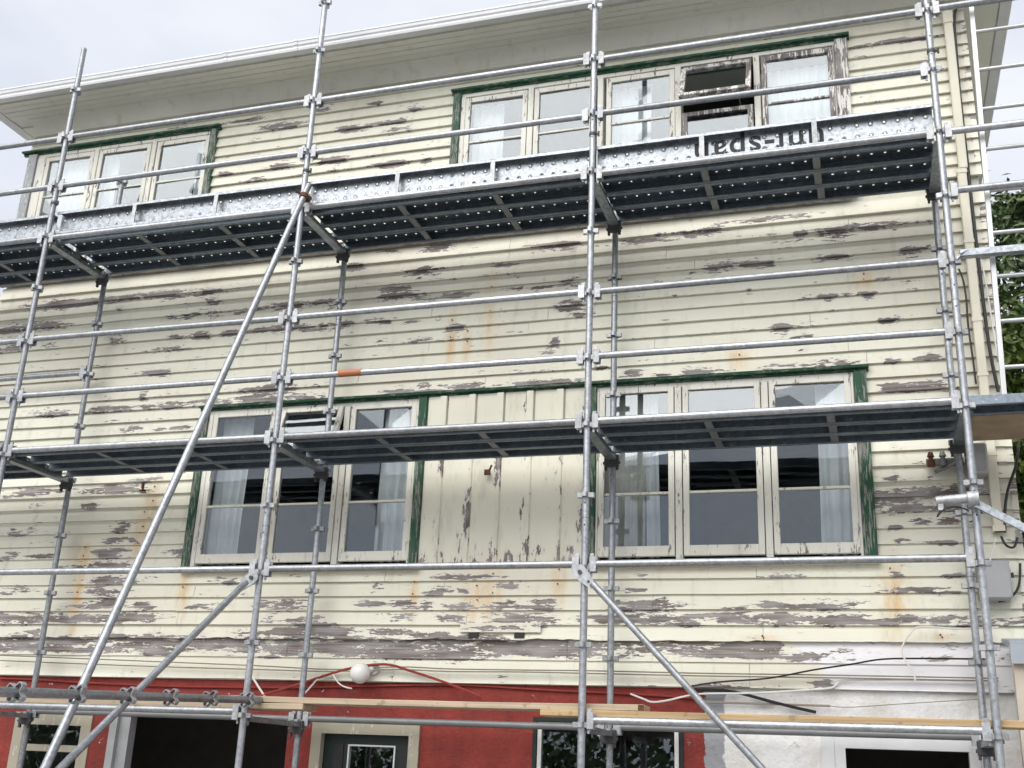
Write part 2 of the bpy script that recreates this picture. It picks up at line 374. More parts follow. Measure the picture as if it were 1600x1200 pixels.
# ------------------------------------------------------------------ where the paint has gone (x, z, half width, half height)
PEEL = [
 (1.05,5.691,0.18,0.022), (1.42,5.572,0.21,0.037), (0.22,5.717,0.14,0.015), (1.12,5.457,0.05,0.022), (1.84,5.688,0.07,0.022), (1.49,5.116,0.1,0.021), (1.99,5.118,0.13,0.028), (1.15,5.006,0.14,0.014), (0.84,5.117,0.06,0.014), (2.41,5.665,0.05,0.022),
 (2.81,5.553,0.05,0.021), (2.65,5.432,0.18,0.028), (2.18,5.431,0.15,0.021), (2.63,5.351,0.1,0.021), (2.96,4.972,0.04,0.02), (2.6,4.981,0.12,0.027), (3.45,5.668,0.05,0.014), (3.13,4.078,0.12,0.032), (2.68,4.075,0.13,0.026), (4.84,3.955,0.05,0.018),
 (4.97,3.947,0.21,0.024), (4.24,3.959,0.17,0.024), (7.1,5.547,0.15,0.019), (7.3,5.543,0.1,0.018), (5.49,3.955,0.14,0.023), (6.54,3.849,0.11,0.039), (6.87,3.857,0.23,0.039), (6.25,3.864,0.04,0.028), (6.21,3.807,0.17,0.011), (7.23,3.85,0.02,0.022),
 (7.07,3.625,0.06,0.027), (6.12,4.034,0.3,0.017), (-0.68,3.873,0.34,0.035), (-0.18,3.876,0.29,0.034), (0.37,3.872,0.25,0.041), (0.89,3.845,0.17,0.033), (-1.02,3.664,0.23,0.035), (-1.37,3.645,0.16,0.042), (-0.11,3.769,0.04,0.02), (0.91,3.738,0.07,0.02),
 (0.65,3.735,0.05,0.02), (0.78,3.633,0.22,0.033), (1.64,3.629,0.26,0.032), (1.2,3.604,0.05,0.013), (2.14,3.629,0.06,0.038), (1.77,3.404,0.32,0.031), (1.14,3.405,0.12,0.032), (0.82,3.405,0.1,0.026), (0.59,3.423,0.08,0.033), (-0.1,3.431,0.06,0.033),
 (0.51,3.301,0.11,0.032), (-1.33,3.451,0.14,0.034), (-0.84,3.448,0.06,0.02), (0.41,3.073,0.1,0.026), (0.18,3.076,0.06,0.019), (0.3,2.854,0.01,0.032), (-0,2.747,0.18,0.025), (0.53,2.747,0.12,0.025), (-0.65,2.739,0.11,0.032), (-0.11,2.841,0.07,0.019),
 (1.09,2.757,0.3,0.025), (1.63,2.845,0.19,0.024), (1.53,2.749,0.29,0.024), (0.22,2.537,0.11,0.025), (0.75,2.522,0.09,0.018), (0.54,2.521,0.04,0.012), (-0.72,1.979,0.32,0.024), (0.14,1.974,0.22,0.024), (-0.66,1.856,0.06,0.018), (-0.08,1.827,0.05,0.024),
 (0.52,2.055,0.1,0.018), (3,3.847,0.11,0.025), (3.74,3.841,0.09,0.018), (2.71,3.708,0.09,0.025), (2.85,3.689,0.07,0.019), (3.02,3.612,0.13,0.031), (3.22,3.599,0.05,0.018), (3.36,3.599,0.08,0.018), (2.71,3.615,0.09,0.025), (3.87,3.612,0.09,0.018),
 (4.38,3.623,0.1,0.035), (4.08,3.604,0.06,0.018), (4.37,3.396,0.12,0.029), (2.63,3.42,0.09,0.012), (2.69,3.379,0.06,0.018), (2.9,3.374,0.06,0.012), (3.19,3.391,0.03,0.018), (3.33,3.278,0.05,0.03), (3.68,3.528,0.06,0.018), (4.44,3.304,0.03,0.023),
 (4.24,3.09,0.02,0.04), (4.21,3.013,0.04,0.011), (3.1,2.781,0.04,0.017), (3.43,2.743,0.13,0.023), (4.22,2.737,0.16,0.022), (4.07,2.741,0.14,0.022), (4.89,2.77,0.05,0.022), (5.13,2.732,0.05,0.016), (4.65,2.83,0.05,0.011), (2.32,3.959,0.08,0.026),
 (2.31,3.41,0.05,0.019), (2.88,2.738,0.12,0.017), (3.16,2.72,0.12,0.017), (5.6,3.632,0.09,0.023), (5.92,3.639,0.12,0.028), (6.46,3.628,0.13,0.022), (5.38,3.613,0.03,0.011), (5.84,3.411,0.03,0.022), (6.43,3.291,0.04,0.022), (6.74,3.279,0.03,0.021),
 (6.89,3.421,0.06,0.011), (7.03,3.381,0.06,0.011), (6.07,3.074,0.06,0.027), (6.86,3.061,0.05,0.026), (6.22,2.981,0.08,0.011), (6.21,2.865,0.02,0.011), (7.12,2.746,0.06,0.015), (7.07,2.522,0.13,0.03), (6.87,2.535,0.07,0.03), (6.86,2.729,0.02,0.01),
 (5.44,2.744,0.15,0.027), (6.18,2.746,0.13,0.021), (6.45,2.742,0.14,0.026), (5.95,2.741,0.06,0.016), (6.84,2.051,0.05,0.015), (6.82,1.83,0.04,0.019), (7.06,1.822,0.03,0.014), (6.89,1.723,0.12,0.028), (7.16,1.724,0.17,0.033), (6.76,1.695,0.1,0.024),
 (6.9,1.615,0.17,0.028), (7.24,1.586,0.13,0.023), (-0.88,1.617,0.14,0.024), (-0.64,1.623,0.11,0.024), (-0.86,1.38,0.08,0.024), (-0.5,1.374,0.08,0.012), (0.32,1.618,0.09,0.035), (0.32,1.503,0.12,0.029), (0.23,1.391,0.13,0.034), (0.14,1.279,0.26,0.023),
 (0.8,1.398,0.03,0.017), (0.93,1.39,0.05,0.022), (-0.69,1.065,0.12,0.034), (0.27,1.159,0.2,0.028), (0.21,1.048,0.2,0.033), (0.18,0.937,0.23,0.033), (0.62,0.925,0.09,0.027), (1.25,0.923,0.09,0.021), (-0.68,0.827,0.31,0.034), (-0.25,0.827,0.33,0.033),
 (0.44,0.827,0.22,0.027), (1.41,1.131,0.09,0.016), (2.05,0.931,0.14,0.031), (1.77,0.932,0.05,0.021), (2.14,0.827,0.17,0.026), (-0.42,0.705,0.08,0.022), (0.23,0.658,0.19,0.022), (-0.54,0.621,0.3,0.039), (0.02,0.614,0.33,0.038), (0.78,0.618,0.31,0.037),
 (1.3,0.606,0.24,0.037), (2.03,0.713,0.29,0.031), (2.38,0.72,0.17,0.041), (2.01,0.616,0.35,0.036), (2.5,0.634,0.22,0.04), (0.79,0.529,0.12,0.016), (1.9,0.528,0.12,0.02), (3.38,1.148,0.1,0.015), (3.63,1.145,0.16,0.02), (2.8,1.077,0.04,0.021),
 (3.09,1.075,0.03,0.015), (3.37,1.047,0.11,0.025), (3.57,1.061,0.03,0.035), (3.94,1.068,0.07,0.02), (4.1,1.056,0.05,0.02), (2.8,0.944,0.1,0.026), (3.05,0.928,0.1,0.02), (3.26,0.927,0.04,0.02), (3.54,0.926,0.12,0.025), (3.91,0.939,0.07,0.02),
 (4.19,0.933,0.11,0.024), (3.01,0.827,0.13,0.03), (3.42,0.827,0.11,0.025), (4.02,0.817,0.21,0.034), (5.01,0.921,0.14,0.028), (4.81,0.817,0.27,0.033), (5.2,0.817,0.19,0.033), (2.93,0.721,0.12,0.025), (2.58,0.69,0.11,0.02), (2.64,0.605,0.25,0.04),
 (3.09,0.608,0.27,0.044), (3.45,0.645,0.24,0.039), (3.18,0.54,0.37,0.024), (3.98,0.6,0.3,0.019), (4.32,0.584,0.3,0.024), (4.65,0.573,0.22,0.023), (5.07,0.567,0.12,0.018), (3.88,0.376,0.04,0.014), (4.96,1.035,0.07,0.014), (4.99,1.145,0.04,0.019),
 (6.79,1.125,0.04,0.009), (7.19,1.112,0.06,0.013), (6.94,1.021,0.13,0.013), (5.91,0.918,0.1,0.023), (6.24,0.912,0.18,0.023), (5.34,0.827,0.14,0.023), (5.64,0.827,0.23,0.032), (6.05,0.831,0.26,0.032), (6.4,0.809,0.22,0.027), (6.58,0.804,0.17,0.027),
 (6.83,0.826,0.17,0.026), (7.11,0.818,0.2,0.026), (7.45,0.796,0.14,0.017), (5.56,0.562,0.1,0.018), (6.09,0.558,0.1,0.022), (7.05,0.559,0.06,0.013), (6.24,0.368,0.06,0.017), (5.76,0.596,0.18,0.013), (6.37,0.601,0.09,0.013), (5.48,0.351,0.09,0.013),
 (5.78,0.347,0.12,0.009), (6.8,1.464,0.03,0.014), (6.98,1.506,0.05,0.014), (7.17,1.506,0.05,0.014), (6.84,1.37,0.03,0.014), (7.14,1.355,0.04,0.014),
]
RUST = [
 (3.32,3.179,0.04,0.214), (3.46,3.139,0.03,0.13), (3.66,3.387,0.04,0.3), (5.74,2.856,0.06,0.086), (6.71,3.411,0.05,0.065), (0.58,1.836,0.07,0.176), (0.52,1.607,0.07,0.174), (0.49,1.466,0.06,0.126), (-0.05,1.022,0.05,0.283), (-0.05,1.361,0.11,0.104),
 (1.01,1.07,0.05,0.164), (3.79,0.999,0.06,0.2), (3.67,0.95,0.14,0.15), (3.13,1.003,0.03,0.127), (5.85,0.682,0.1,0.018), (7.06,0.692,0.06,0.022), (6.76,0.982,0.09,0.225), (4.32,1.069,0.04,0.148),
]
WIRE = {
 'red_a': [(-0.736,1.185,0.305), (-0.329,1.185,0.3), (0.069,1.185,0.285), (0.96,1.185,0.268), (1.8,1.185,0.272), (2.261,1.185,0.28), (3.459,1.185,0.32), (4.229,1.185,0.296), (4.958,1.185,0.277), (5.423,1.185,0.255)],
 'red_arch': [(1.875,1.12,0.199), (2.234,1.12,0.304), (2.615,1.12,0.419), (2.94,1.12,0.462), (3.16,1.12,0.416), (3.483,1.12,0.325), (3.746,1.12,0.235)],
 'wh1': [(1.784,1.12,0.362), (1.846,1.12,0.288), (1.934,1.12,0.19)],
 'wh2': [(2.422,1.12,0.396), (2.347,1.12,0.306), (2.257,1.12,0.206)],
 'wh3': [(2.508,1.12,0.378), (2.558,1.12,0.319), (2.617,1.12,0.286), (2.684,1.12,0.273)],
 'wh4': [(4.895,1.14,0.277), (4.99,1.14,0.243), (5.06,1.14,0.222), (5.176,1.14,0.238), (5.292,1.14,0.267), (5.43,1.14,0.288), (5.79,1.14,0.299), (6.142,1.14,0.327), (6.306,1.14,0.343), (6.351,1.14,0.374), (6.411,1.14,0.396), (6.823,1.14,0.407), (7.389,1.14,0.407)],
 'thin1': [(-0.724,1.12,0.496), (0.596,1.12,0.466), (1.815,1.12,0.438), (2.503,1.12,0.417), (3.05,1.12,0.444), (3.476,1.12,0.434), (4.092,1.12,0.433), (4.586,1.12,0.435), (5.435,1.12,0.428), (6.32,1.12,0.428), (7.389,1.12,0.422)],
 'thin2': [(-0.714,1.12,0.452), (0.603,1.12,0.424), (1.819,1.12,0.408), (2.505,1.12,0.402), (3.052,1.12,0.424), (3.477,1.12,0.415), (4.093,1.12,0.419), (4.587,1.12,0.416), (5.434,1.12,0.41), (6.319,1.12,0.41), (7.387,1.12,0.406)],
 'blk1': [(5.276,1.1,0.322), (5.527,1.1,0.366), (5.885,1.1,0.398), (6.193,1.1,0.459), (6.452,1.1,0.501), (6.665,1.1,0.538), (6.956,1.1,0.545), (7.319,1.1,0.545)],
 'blk_thick': [(5.36,1.15,0.314), (5.565,1.15,0.313), (5.699,1.15,0.293), (5.876,1.15,0.249), (6.049,1.15,0.209), (6.199,1.15,0.179)],
 'rod': [(5.426,1.16,0.231), (5.874,1.16,0.228), (6.295,1.16,0.224)],
 'wire': [(6.295,1.15,0.223), (6.435,1.15,0.218), (6.812,1.15,0.251), (7.3,1.15,0.291)],
 'cord': [(7.417,1.08,0.754), (7.174,1.08,0.74), (6.93,1.08,0.757), (6.861,1.08,0.718), (6.811,1.08,0.653), (6.789,1.08,0.588), (6.814,1.08,0.52), (6.857,1.08,0.444), (6.862,1.08,0.394)],
 'dp_blk': [(7.586,1.12,5.778), (7.55,1.12,5.647), (7.539,1.12,5.34), (7.532,1.12,4.921), (7.535,1.12,4.295), (7.536,1.12,3.895), (7.539,1.12,3.516), (7.545,1.12,2.994), (7.556,1.12,2.69), (7.579,1.12,2.432)],
 'dp_b2': [(7.394,1.1,3.415), (7.417,1.1,3.318), (7.425,1.1,3.15), (7.42,1.1,2.945), (7.429,1.1,2.692), (7.433,1.1,2.494)],
 'dp_w': [(7.556,1.1,3.478), (7.571,1.1,3.293), (7.582,1.1,3.034), (7.593,1.1,2.78), (7.621,1.1,2.53)],
 'rb1': [(7.675,1.1,2.047), (7.642,1.1,1.885), (7.57,1.1,1.703), (7.535,1.1,1.545), (7.521,1.1,1.401)],
 'rb2': [(7.494,1.1,1.375), (7.52,1.1,1.312), (7.568,1.1,1.298), (7.598,1.1,1.364)],
 'rb3': [(7.597,1.1,1.187), (7.574,1.1,1.035), (7.509,1.1,0.949), (7.435,1.1,0.928)],
 'whb': [(7.45,1,1.346), (7.411,1,1.237), (7.401,1,1.172), (7.444,1,1.114), (7.498,1,1.101), (7.517,1,1.17)],
}

# ------------------------------------------------------------------ setting
GZ = -1.95
g = MB().add([(-150, -150, GZ), (150, -150, GZ), (150, 150, GZ), (-150, 150, GZ)], [(0, 1, 2, 3)])
tag(g.build('ground', M['ground']), 'grey concrete yard around the house', kind='structure')

# ------------------------------------------------------------------ house
CAM_SCALE = True; GB = GZ-0.1
WY = 1.15                 # plane of the board butts
XL, XR = -1.57, 7.63
house = empty('house', (3.0, 4.5, GB), 'tall cream weatherboard house with peeling paint and red basement wall', 'house')
# openings in the front wall: (x0, x1, z0, z1)
OPEN = {'W1': (-1.45, 0.62, 4.24, 5.62), 'W2': (3.29, 6.60, 4.24, 5.62), 'W3': (1.06, 3.08, 1.27, 2.66), 'W4': (4.60, 6.58, 1.27, 2.66)}
BAND = (3.0, 4.62, 1.27, 2.66)
def wall_with_holes(mb, x0, x1, z0, z1, y0, y1, holes):
    xs = sorted({x0, x1} | {v for h in holes for v in h[:2] if x0 < v < x1})
    zs = sorted({z0, z1} | {v for h in holes for v in h[2:] if z0 < v < z1})
    for i in range(len(xs)-1):
        for j in range(len(zs)-1):
            cx = (xs[i]+xs[i+1])/2; cz = (zs[j]+zs[j+1])/2
            if any(h[0] < cx < h[1] and h[2] < cz < h[3] for h in holes): continue
            mb.box(xs[i], xs[i+1], y0, y1, zs[j], zs[j+1])
mb = MB(); wall_with_holes(mb, XL+0.02, XR-0.02, 0.33, 6.02, WY+0.045, WY+0.12, list(OPEN.values()))
wall = mb.build('wall', M['board'], house)
YB = 9.0
mb = MB()
mb.box(XL+0.02, XL+0.12, WY+0.12, YB, 0.33, 6.02); mb.box(XR-0.12, XR-0.02, WY+0.12, YB, 0.33, 6.02); mb.box(XL+0.12, XR-0.12, YB-0.1, YB, 0.33, 6.02)
mb.build('side_wall', M['board'], house)
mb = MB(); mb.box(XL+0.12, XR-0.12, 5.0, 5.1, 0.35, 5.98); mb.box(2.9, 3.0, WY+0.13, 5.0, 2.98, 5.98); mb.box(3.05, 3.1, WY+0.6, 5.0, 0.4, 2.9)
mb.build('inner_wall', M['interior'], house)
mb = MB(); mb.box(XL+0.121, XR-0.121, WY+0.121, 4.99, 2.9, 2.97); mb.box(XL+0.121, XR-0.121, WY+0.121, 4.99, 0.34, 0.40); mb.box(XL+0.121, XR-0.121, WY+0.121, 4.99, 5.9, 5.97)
mb.build('floor', M['interior'], house)

PEELV = [(x, z, max(rx, .03)*(random.uniform(.95, 1.3) if z < 1.2 else random.uniform(.9, 1.25)), max(rz, .014)*random.uniform(.75, 1.0), random.uniform(.58, .84) if z < 1.2 else random.uniform(.56, .82)) for x, z, rx, rz in PEEL]
def attrs(o, base=0.0, fresh_x=None, extra=None, rnd=None):
    me = o.data; n = len(me.vertices); W0 = WL[o]
    V = [((v.co.x+W0.x-HO.x)/HS, (v.co.z+W0.z-HO.z)/HS) for v in me.vertices]
    pe = [0.0]*n; ru = [0.0]*n; fr = [0.0]*n
    xs0 = min(v[0] for v in V)-0.5; xs1 = max(v[0] for v in V)+0.5
    zs0 = min(v[1] for v in V)-0.15; zs1 = max(v[1] for v in V)+0.15
    P = [p for p in PEELV if xs0 < p[0] < xs1 and zs0 < p[1] < zs1]
    Q = [p for p in RUST if xs0 < p[0] < xs1 and zs0-0.4 < p[1] < zs1+0.4]
    for i, (x, z) in enumerate(V):
        a = base
        for px, pz, rx, rz, sg in P:
            d = ((x-px)/(rx*1.35))**2 + ((z-pz)/(rz*1.7))**2
            if d < 2.2: a = max(a, base + sg*math.exp(-d*0.7))
        if extra: a = max(a, extra(x, z))
        pe[i] = a; r = 0.0
        for px, pz, rx, rz in Q:
            d = ((x-px)/(rx*1.2))**2 + ((z-pz)/(rz*1.2))**2
            if d < 3: r = max(r, math.exp(-d))
        ru[i] = r
        if fresh_x is not None: fr[i] = min(1, max(0, (x-fresh_x)/0.06))
    for nm, arr in (('peel', pe), ('rust', ru), ('fresh', fr)):
        me.attributes.new(nm, 'FLOAT', 'POINT').data.foreach_set('value', arr)
def weatherboard(x0, x1, z0, h, y=WY, t=0.027, base=0.0, step=0.05, warp=0.0015, fresh_x=None, rot_edge=0.0, extra=None, parent=None, name='weatherboard'):
    """one bevel-back board: butt (underside) and sloping face, slightly wavy along its length"""
    n = max(2, int((x1-x0)/step)); vs = []; fs = []; sd = random.random()*100
    rows = [(y+t, 0.0), (y, 0.0), (y+0.0006, 0.002), (y+t*0.25, h*0.25), (y+t*0.5, h*0.5), (y+t*0.75, h*0.75), (y+t*0.98, h*1.0), (y+t, h*1.12)]
    for i in range(n+1):
        x = x0+(x1-x0)*i/n
        w = noise.noise(Vector((x*1.7, sd, 0)))*warp*2; e = 0.0
        if rot_edge: e = max(0.0, noise.noise(Vector((x*2.5, sd, 3)))*0.6 + noise.noise(Vector((x*13, sd, 5)))*0.35)*rot_edge
        for k, (yy, zz) in enumerate(rows):
            ez = e if k <= 2 else (e*0.3 if k == 3 else 0)
            vs.append((x, yy + (w*0.6 if k < 7 else 0), z0+zz+w+ez))
    m = len(rows)
    for i in range(n):
        for k in range(m-1): fs.append((i*m+k, (i+1)*m+k, (i+1)*m+k+1, i*m+k+1))
    fs.append(tuple(range(m-1, -1, -1))); fs.append(tuple(range(n*m, n*m+m)))
    o = MB().add(vs, fs).build(name, M['board'], parent or wall)
    attrs(o, base, fresh_x, extra)
    pa = o.data.attributes['peel'].data; q = random.uniform(0.0, 0.16)
    for i in range(n+1):                                   # paint goes first along the drip edge
        e = q + 0.30*noise.noise(Vector(((x0+(x1-x0)*i/n)*1.1, sd, 9)))
        for k, wt in ((0, 0.6), (1, 1.0), (2, 1.0), (3, 0.55)):
            if e > 0: pa[i*m+k].value = min(0.8, pa[i*m+k].value + e*wt)
    return o
FR = {'W1': (-1.60, 0.705, 4.16, 5.665), 'W2': (3.205, 6.705, 4.16, 5.665), 'W3': (0.975, 3.2, 1.20, 2.70), 'W4': (3.0, 6.68, 1.20, 2.70)}
def row(z0, h, **kw):
    cuts = sorted((f[0], f[1]) for f in FR.values() if f[2] < z0+h*0.45 < f[3])
    segs = []; a = XL
    for c0, c1 in cuts:
        if c0 > a+0.03: segs.append((a, c0+0.002))
        a = max(a, c1-0.002)
    if a < XR-0.03: segs.append((a, XR))
    for s0, s1 in segs:
        js = [s0]
        L = s1-s0
        if L > 3.2:
            x = s0+random.uniform(1.2, 3.2)
            while x < s1-0.8: js.append(x); x += random.uniform(2.2, 4.2)
        js.append(s1)
        for a0, a1 in zip(js, js[1:]):
            weatherboard(a0+(0.0015 if a0 > s0 else 0), a1-(0.0015 if a1 < s1 else 0), z0+random.uniform(-.0015, .0015), h, base=random.uniform(0.0, 0.10), y=WY+random.uniform(-.002, .002), **kw)
PL = 0.1146
for i in range(30): row(0.658+PL*i, PL, rot_edge=(0.034 if i == 0 else 0.0), step=(0.025 if i == 0 else 0.05))
for i in range(15): row(4.225+0.1095*i, 0.1095)
# skirting rows under the drip edge, set back and rotten
def rotten(x, z):
    a = 0.0
    if z > 0.53: a = 0.62 + 0.25*noise.noise(Vector((x*1.3, 0, 1)))
    return a if x < 6.0 else a*0.3
for a0, a1 in ((XL, 2.05), (2.053, 4.4), (4.403, XR)):
    weatherboard(a0, a1, 0.512, 0.15, y=WY+0.018, t=0.02, extra=rotten, rot_edge=0.006, fresh_x=6.05)
for a0, a1 in ((XL, 3.0), (3.003, 5.75), (5.753, XR)):
    weatherboard(a0, a1, 0.335, 0.176, y=WY+0.012, t=0.02, base=0.02, fresh_x=6.22, warp=0.003)
# patched board under the panel with two vent notches
mb = MB(); mb.box(3.55, 4.20, WY-0.014, WY+0.004, 0.715, 0.785)
o = mb.build('patch_board', M['board'], wall); attrs(o, 0.05)
mb = MB(); mb.box(3.62, 3.70, WY-0.006, WY+0.003, 0.672, 0.713); mb.box(3.99, 4.07, WY-0.006, WY+0.003, 0.672, 0.713)
mb.build('vent_slot', M['black'], wall)
# rusty nail heads at the top of the stains
NAIL = MB().tube((0, -0.004, 0), (0, 0.004, 0), 0.006, 8).mesh('nail_head', M['rusty'])
for x, z, rx, rz in RUST:
    for q in (0.85, 0.1): inst(NAIL, 'nail_head', cam_scaled((x+random.uniform(-.01, .01), WY+0.004, z+rz*q)), wall)
# belt timber and flashing at the upper floor line
mb = MB(); mb.prism([(WY-0.03, 4.125), (WY-0.034, 4.15), (WY-0.01, 4.2), (WY+0.02, 4.215), (WY+0.02, 4.125)], XL-0.02, 6.65)
mb.build('belt_timber', M['belt'], wall)
mb = MB(); mb.prism([(WY-0.045, 4.152), (WY-0.045, 4.168), (WY+0.0, 4.222), (WY+0.0, 4.205), (WY-0.036, 4.158)], XL-0.03, -0.28)
mb.build('flashing', M['flash_red'], wall)
# corner soakers on the right-hand end of the boards
for i in range(43):
    z0 = 0.658+PL*i if i < 30 else 4.225+0.1095*(i-30)
    j = random.uniform(-.004, .004)
    mb = MB(); mb.add([(XR-0.045, WY-0.003+j, z0-0.002), (XR+0.006, WY-0.005+j, z0-0.006), (XR+0.006, WY+0.017, z0+0.108), (XR-0.03, WY+0.016, z0+0.108),
                       (XR+0.006, WY+0.06, z0-0.004), (XR+0.004, WY+0.06, z0+0.108)], [(0, 1, 2, 3), (1, 4, 5, 2)])
    o = mb.build('corner_soaker', M['board'], wall); attrs(o, random.choice((0.05, 0.2, 0.5)))

# ---- windows
def curved_rail(mb, *a): mb.box(*a)
def window(key, label, outer, lights, gz, bar, cas, head, fan=None, worn=()):
    x0, x1, z0, z1 = outer; g0, g1 = gz
    mb = MB()
    mb.box(x0+0.02, x1-0.02, WY+0.005, WY+0.12, z1-0.075, z1-0.035, bev=0.004)            # head jamb
    edges = [x0+cas[0]] + [ (a[1]+b[0])/2 for a, b in zip(lights, lights[1:]) ] + [x1-cas[1]]
    for i, e in enumerate(edges):
        a0, a1 = (e-0.026, e+0.026)
        if i == 0: a0, a1 = e-0.01, lights[0][0]-0.047
        if i == len(edges)-1: a0, a1 = lights[-1][1]+0.047, e+0.01
        mb.box(a0, a1, WY-0.006, WY+0.12, z0+0.05, z1-0.0755, bev=0.004)
    w = mb.build('window', M['trim'], house); tag(w, label)
    # casings and sill, head flashing
    for side, (a0, a1) in enumerate(((x0, x0+cas[0]-0.012), (x1-cas[1]+0.012, x1))):
        m = cas[2+side]
        if m: MB().box(a0, a1, WY-0.026, WY+0.03, z0+0.045, z1-0.0365, bev=0.004).build('casing', M[m], w)
    MB().prism([(WY-0.06, z0), (WY-0.062, z0+0.018), (WY+0.05, z0+0.048), (WY+0.05, z0)], x0-0.01, x1+0.01).build('sill', M['trim'], w)
    h0, h1, hm = head
    MB().prism([(WY-0.050, z1-0.018), (WY-0.054, z1-0.002), (WY+0.004, z1+0.018), (WY+0.02, z1+0.018), (WY+0.02, z1-0.036), (WY-0.012, z1-0.036), (WY-0.012, z1-0.018)], h0, h1).build('head_flashing', M[hm], w)
    st = 0.046
    for i, (a, b) in enumerate(lights):
        mat = M['trim_worn'] if i in worn else M['trim']
        yf, yr = WY-0.001, WY+0.04
        fanned = fan and fan[0] == i
        top = g1+0.05; bot = g0-0.078
        if fanned:
            fz0 = fan[2]; ang = R(fan[1]); piv = (0, WY, top)
            rt = Matrix.Rotation(-ang, 3, 'X')
            mb = MB()
            for q in ((a-st, a, fz0, top), (b, b+st, fz0, top), (a, b, fz0, fz0+0.042), (a, b, g1, top)):
                mb.box(q[0]+.002, q[1]-.002 if q[1] > b else q[1], yf, yr, q[2], q[3], rot=rt, piv=piv, bev=0.003)
            s = mb.build('sash', M['trim_worn'] if key == 'W2' else mat, w)
            MB().box(a, b, WY+0.018, WY+0.022, fz0+0.042, g1, rot=rt, piv=piv).build('pane', M['glass'], w)
            mb = MB(); mb.tube((b-0.06, WY+0.05, fz0-0.005), rt @ Vector((b-0.06-0, 0.0, fz0-top)) + Vector((0, WY, top)), 0.004, 6); mb.build('stay', M['thinwire'], w)
            top2 = fz0-0.006
            mb = MB()
            for q in ((a-st, a, bot, top2), (b, b+st, bot, top2), (a, b, bot, g0), (a, b, top2-0.04, top2)): mb.box(*q[:2], yf+0.004, yr, *q[2:], bev=0.003)
            mb.build('sash', mat, w)
            MB().box(a, b, WY+0.006, WY+0.034, bar[0]-0.010, bar[0]+0.010, bev=0.004).build('glazing_bar', mat, w)
            MB().box(a, b, WY+0.018, WY+0.022, g0, bar[0]-0.010).build('pane', M['glass'], w)
            MB().box(a, b, WY+0.018, WY+0.022, bar[0]+0.010, top2-0.04).build('pane', M['glass'], w)
        else:
            mb = MB()
            for q in ((a-st, a, bot, top), (b, b+st, bot, top), (a, b, bot, g0), (a, b, g1, top)): mb.box(*q[:2], yf, yr, *q[2:], bev=0.003)
            mb.build('sash', mat, w)
            for br in bar: MB().box(a, b, WY+0.006, WY+0.034, br-0.010, br+0.010, bev=0.004).build('glazing_bar', mat, w)
            jx, jz = random.uniform(-.006, .006), random.uniform(-.006, .006)
            for q0, q1 in ((g0, bar[0]-0.010), (bar[0]+0.010, bar[1]-0.010), (bar[1]+0.010, g1)):
                p = MB().add([(a, WY+0.019+jx, q0), (b, WY+0.019, q0), (b, WY+0.019+jz, q1), (a, WY+0.019, q1), (a, WY+0.023+jx, q0), (b, WY+0.023, q0), (b, WY+0.023+jz, q1), (a, WY+0.023, q1)],
                             [(0, 1, 2, 3), (7, 6, 5, 4), (0, 4, 5, 1), (1, 5, 6, 2), (2, 6, 7, 3), (3, 7, 4, 0)])
                p.build('pane', M['glass'], w)
    return w
window('W1', 'three-light upper window at the left corner with grey corner post', (-1.545, 0.705, 4.175, 5.665), [(-1.284, -.78), (-.625, -.10), (.066, .574)], (4.29, 5.53), (4.70, 5.115), (0.12, 0.085, 'greypost', 'green'), (-1.62, 0.735, 'green_head'))
window('W2', 'five-light upper window with one fanlight propped open', (3.205, 6.705, 4.175, 5.665), [(3.37, 3.87), (4.03, 4.495), (4.695, 5.21), (5.36, 5.872), (6.04, 6.54)], (4.29, 5.525), (4.70, 5.105), (0.085, 0.115, 'green', 'trim_worn'), (3.185, 6.725, 'green_head'), fan=(3, 25, 5.125), worn=(3, 4))
w3 = window('W3', 'three-light middle-storey window left of the vertical boarding', (0.975, 3.15, 1.205, 2.70), [(1.14, 1.67), (1.825, 2.325), (2.49, 3.005)], (1.365, 2.595), (1.782, 2.19), (0.085, 0.085, 'green', 'green'), (0.955, 4.4, 'green_head'), fan=(1, 20, 2.20))
window('W4', 'three-light middle-storey window right of the vertical boarding', (4.545, 6.68, 1.205, 2.70), [(4.675, 5.18), (5.34, 5.847), (6.005, 6.517)], (1.365, 2.595), (1.775, 2.185), (0.075, 0.105, 'green', 'green'), (4.402, 6.70, 'green_head'))
# vertical boarding between the two middle windows
pan = MB().box(3.152, 4.543, WY+0.004, WY+0.02, 1.215, 2.69).build('boarded_panel', M['vert'], house); attrs(pan, 0.02)
def vpeel(x, z): return max(0.05, 0.50 - (z-1.24)*2.2 + 0.25*noise.noise(Vector((x*6, z*3, 4))))
bx = [3.152, 3.33, 3.585, 3.83, 4.085, 4.34, 4.543]
for a, b in zip(bx, bx[1:]):
    vs = []; fs = []; nz = 28
    for i in range(nz+1):
        z = 1.225+1.45*i/nz
        for x, y in ((a+0.004, WY+0.006), (a+0.010, WY-0.008), ((a+b)/2, WY-0.009), (b-0.014, WY-0.008), (b-0.004, WY+0.006)): vs.append((x, y, z))
    for i in range(nz):
        for k in range(4): fs.append((i*5+k, i*5+k+1, (i+1)*5+k+1, (i+1)*5+k))
    fs.append((0, 1, 2, 3, 4)); fs.append(tuple(range(nz*5, nz*5+5)))
    o = MB().add(vs, fs).build('vertical_board', M['vert'], pan); attrs(o, 0.05, extra=lambda x, z, b=b: max(vpeel(x, z), (0.42+0.5*noise.noise(Vector((b*9, z*2.2, 1)))) if x > b-0.02 else 0.0))
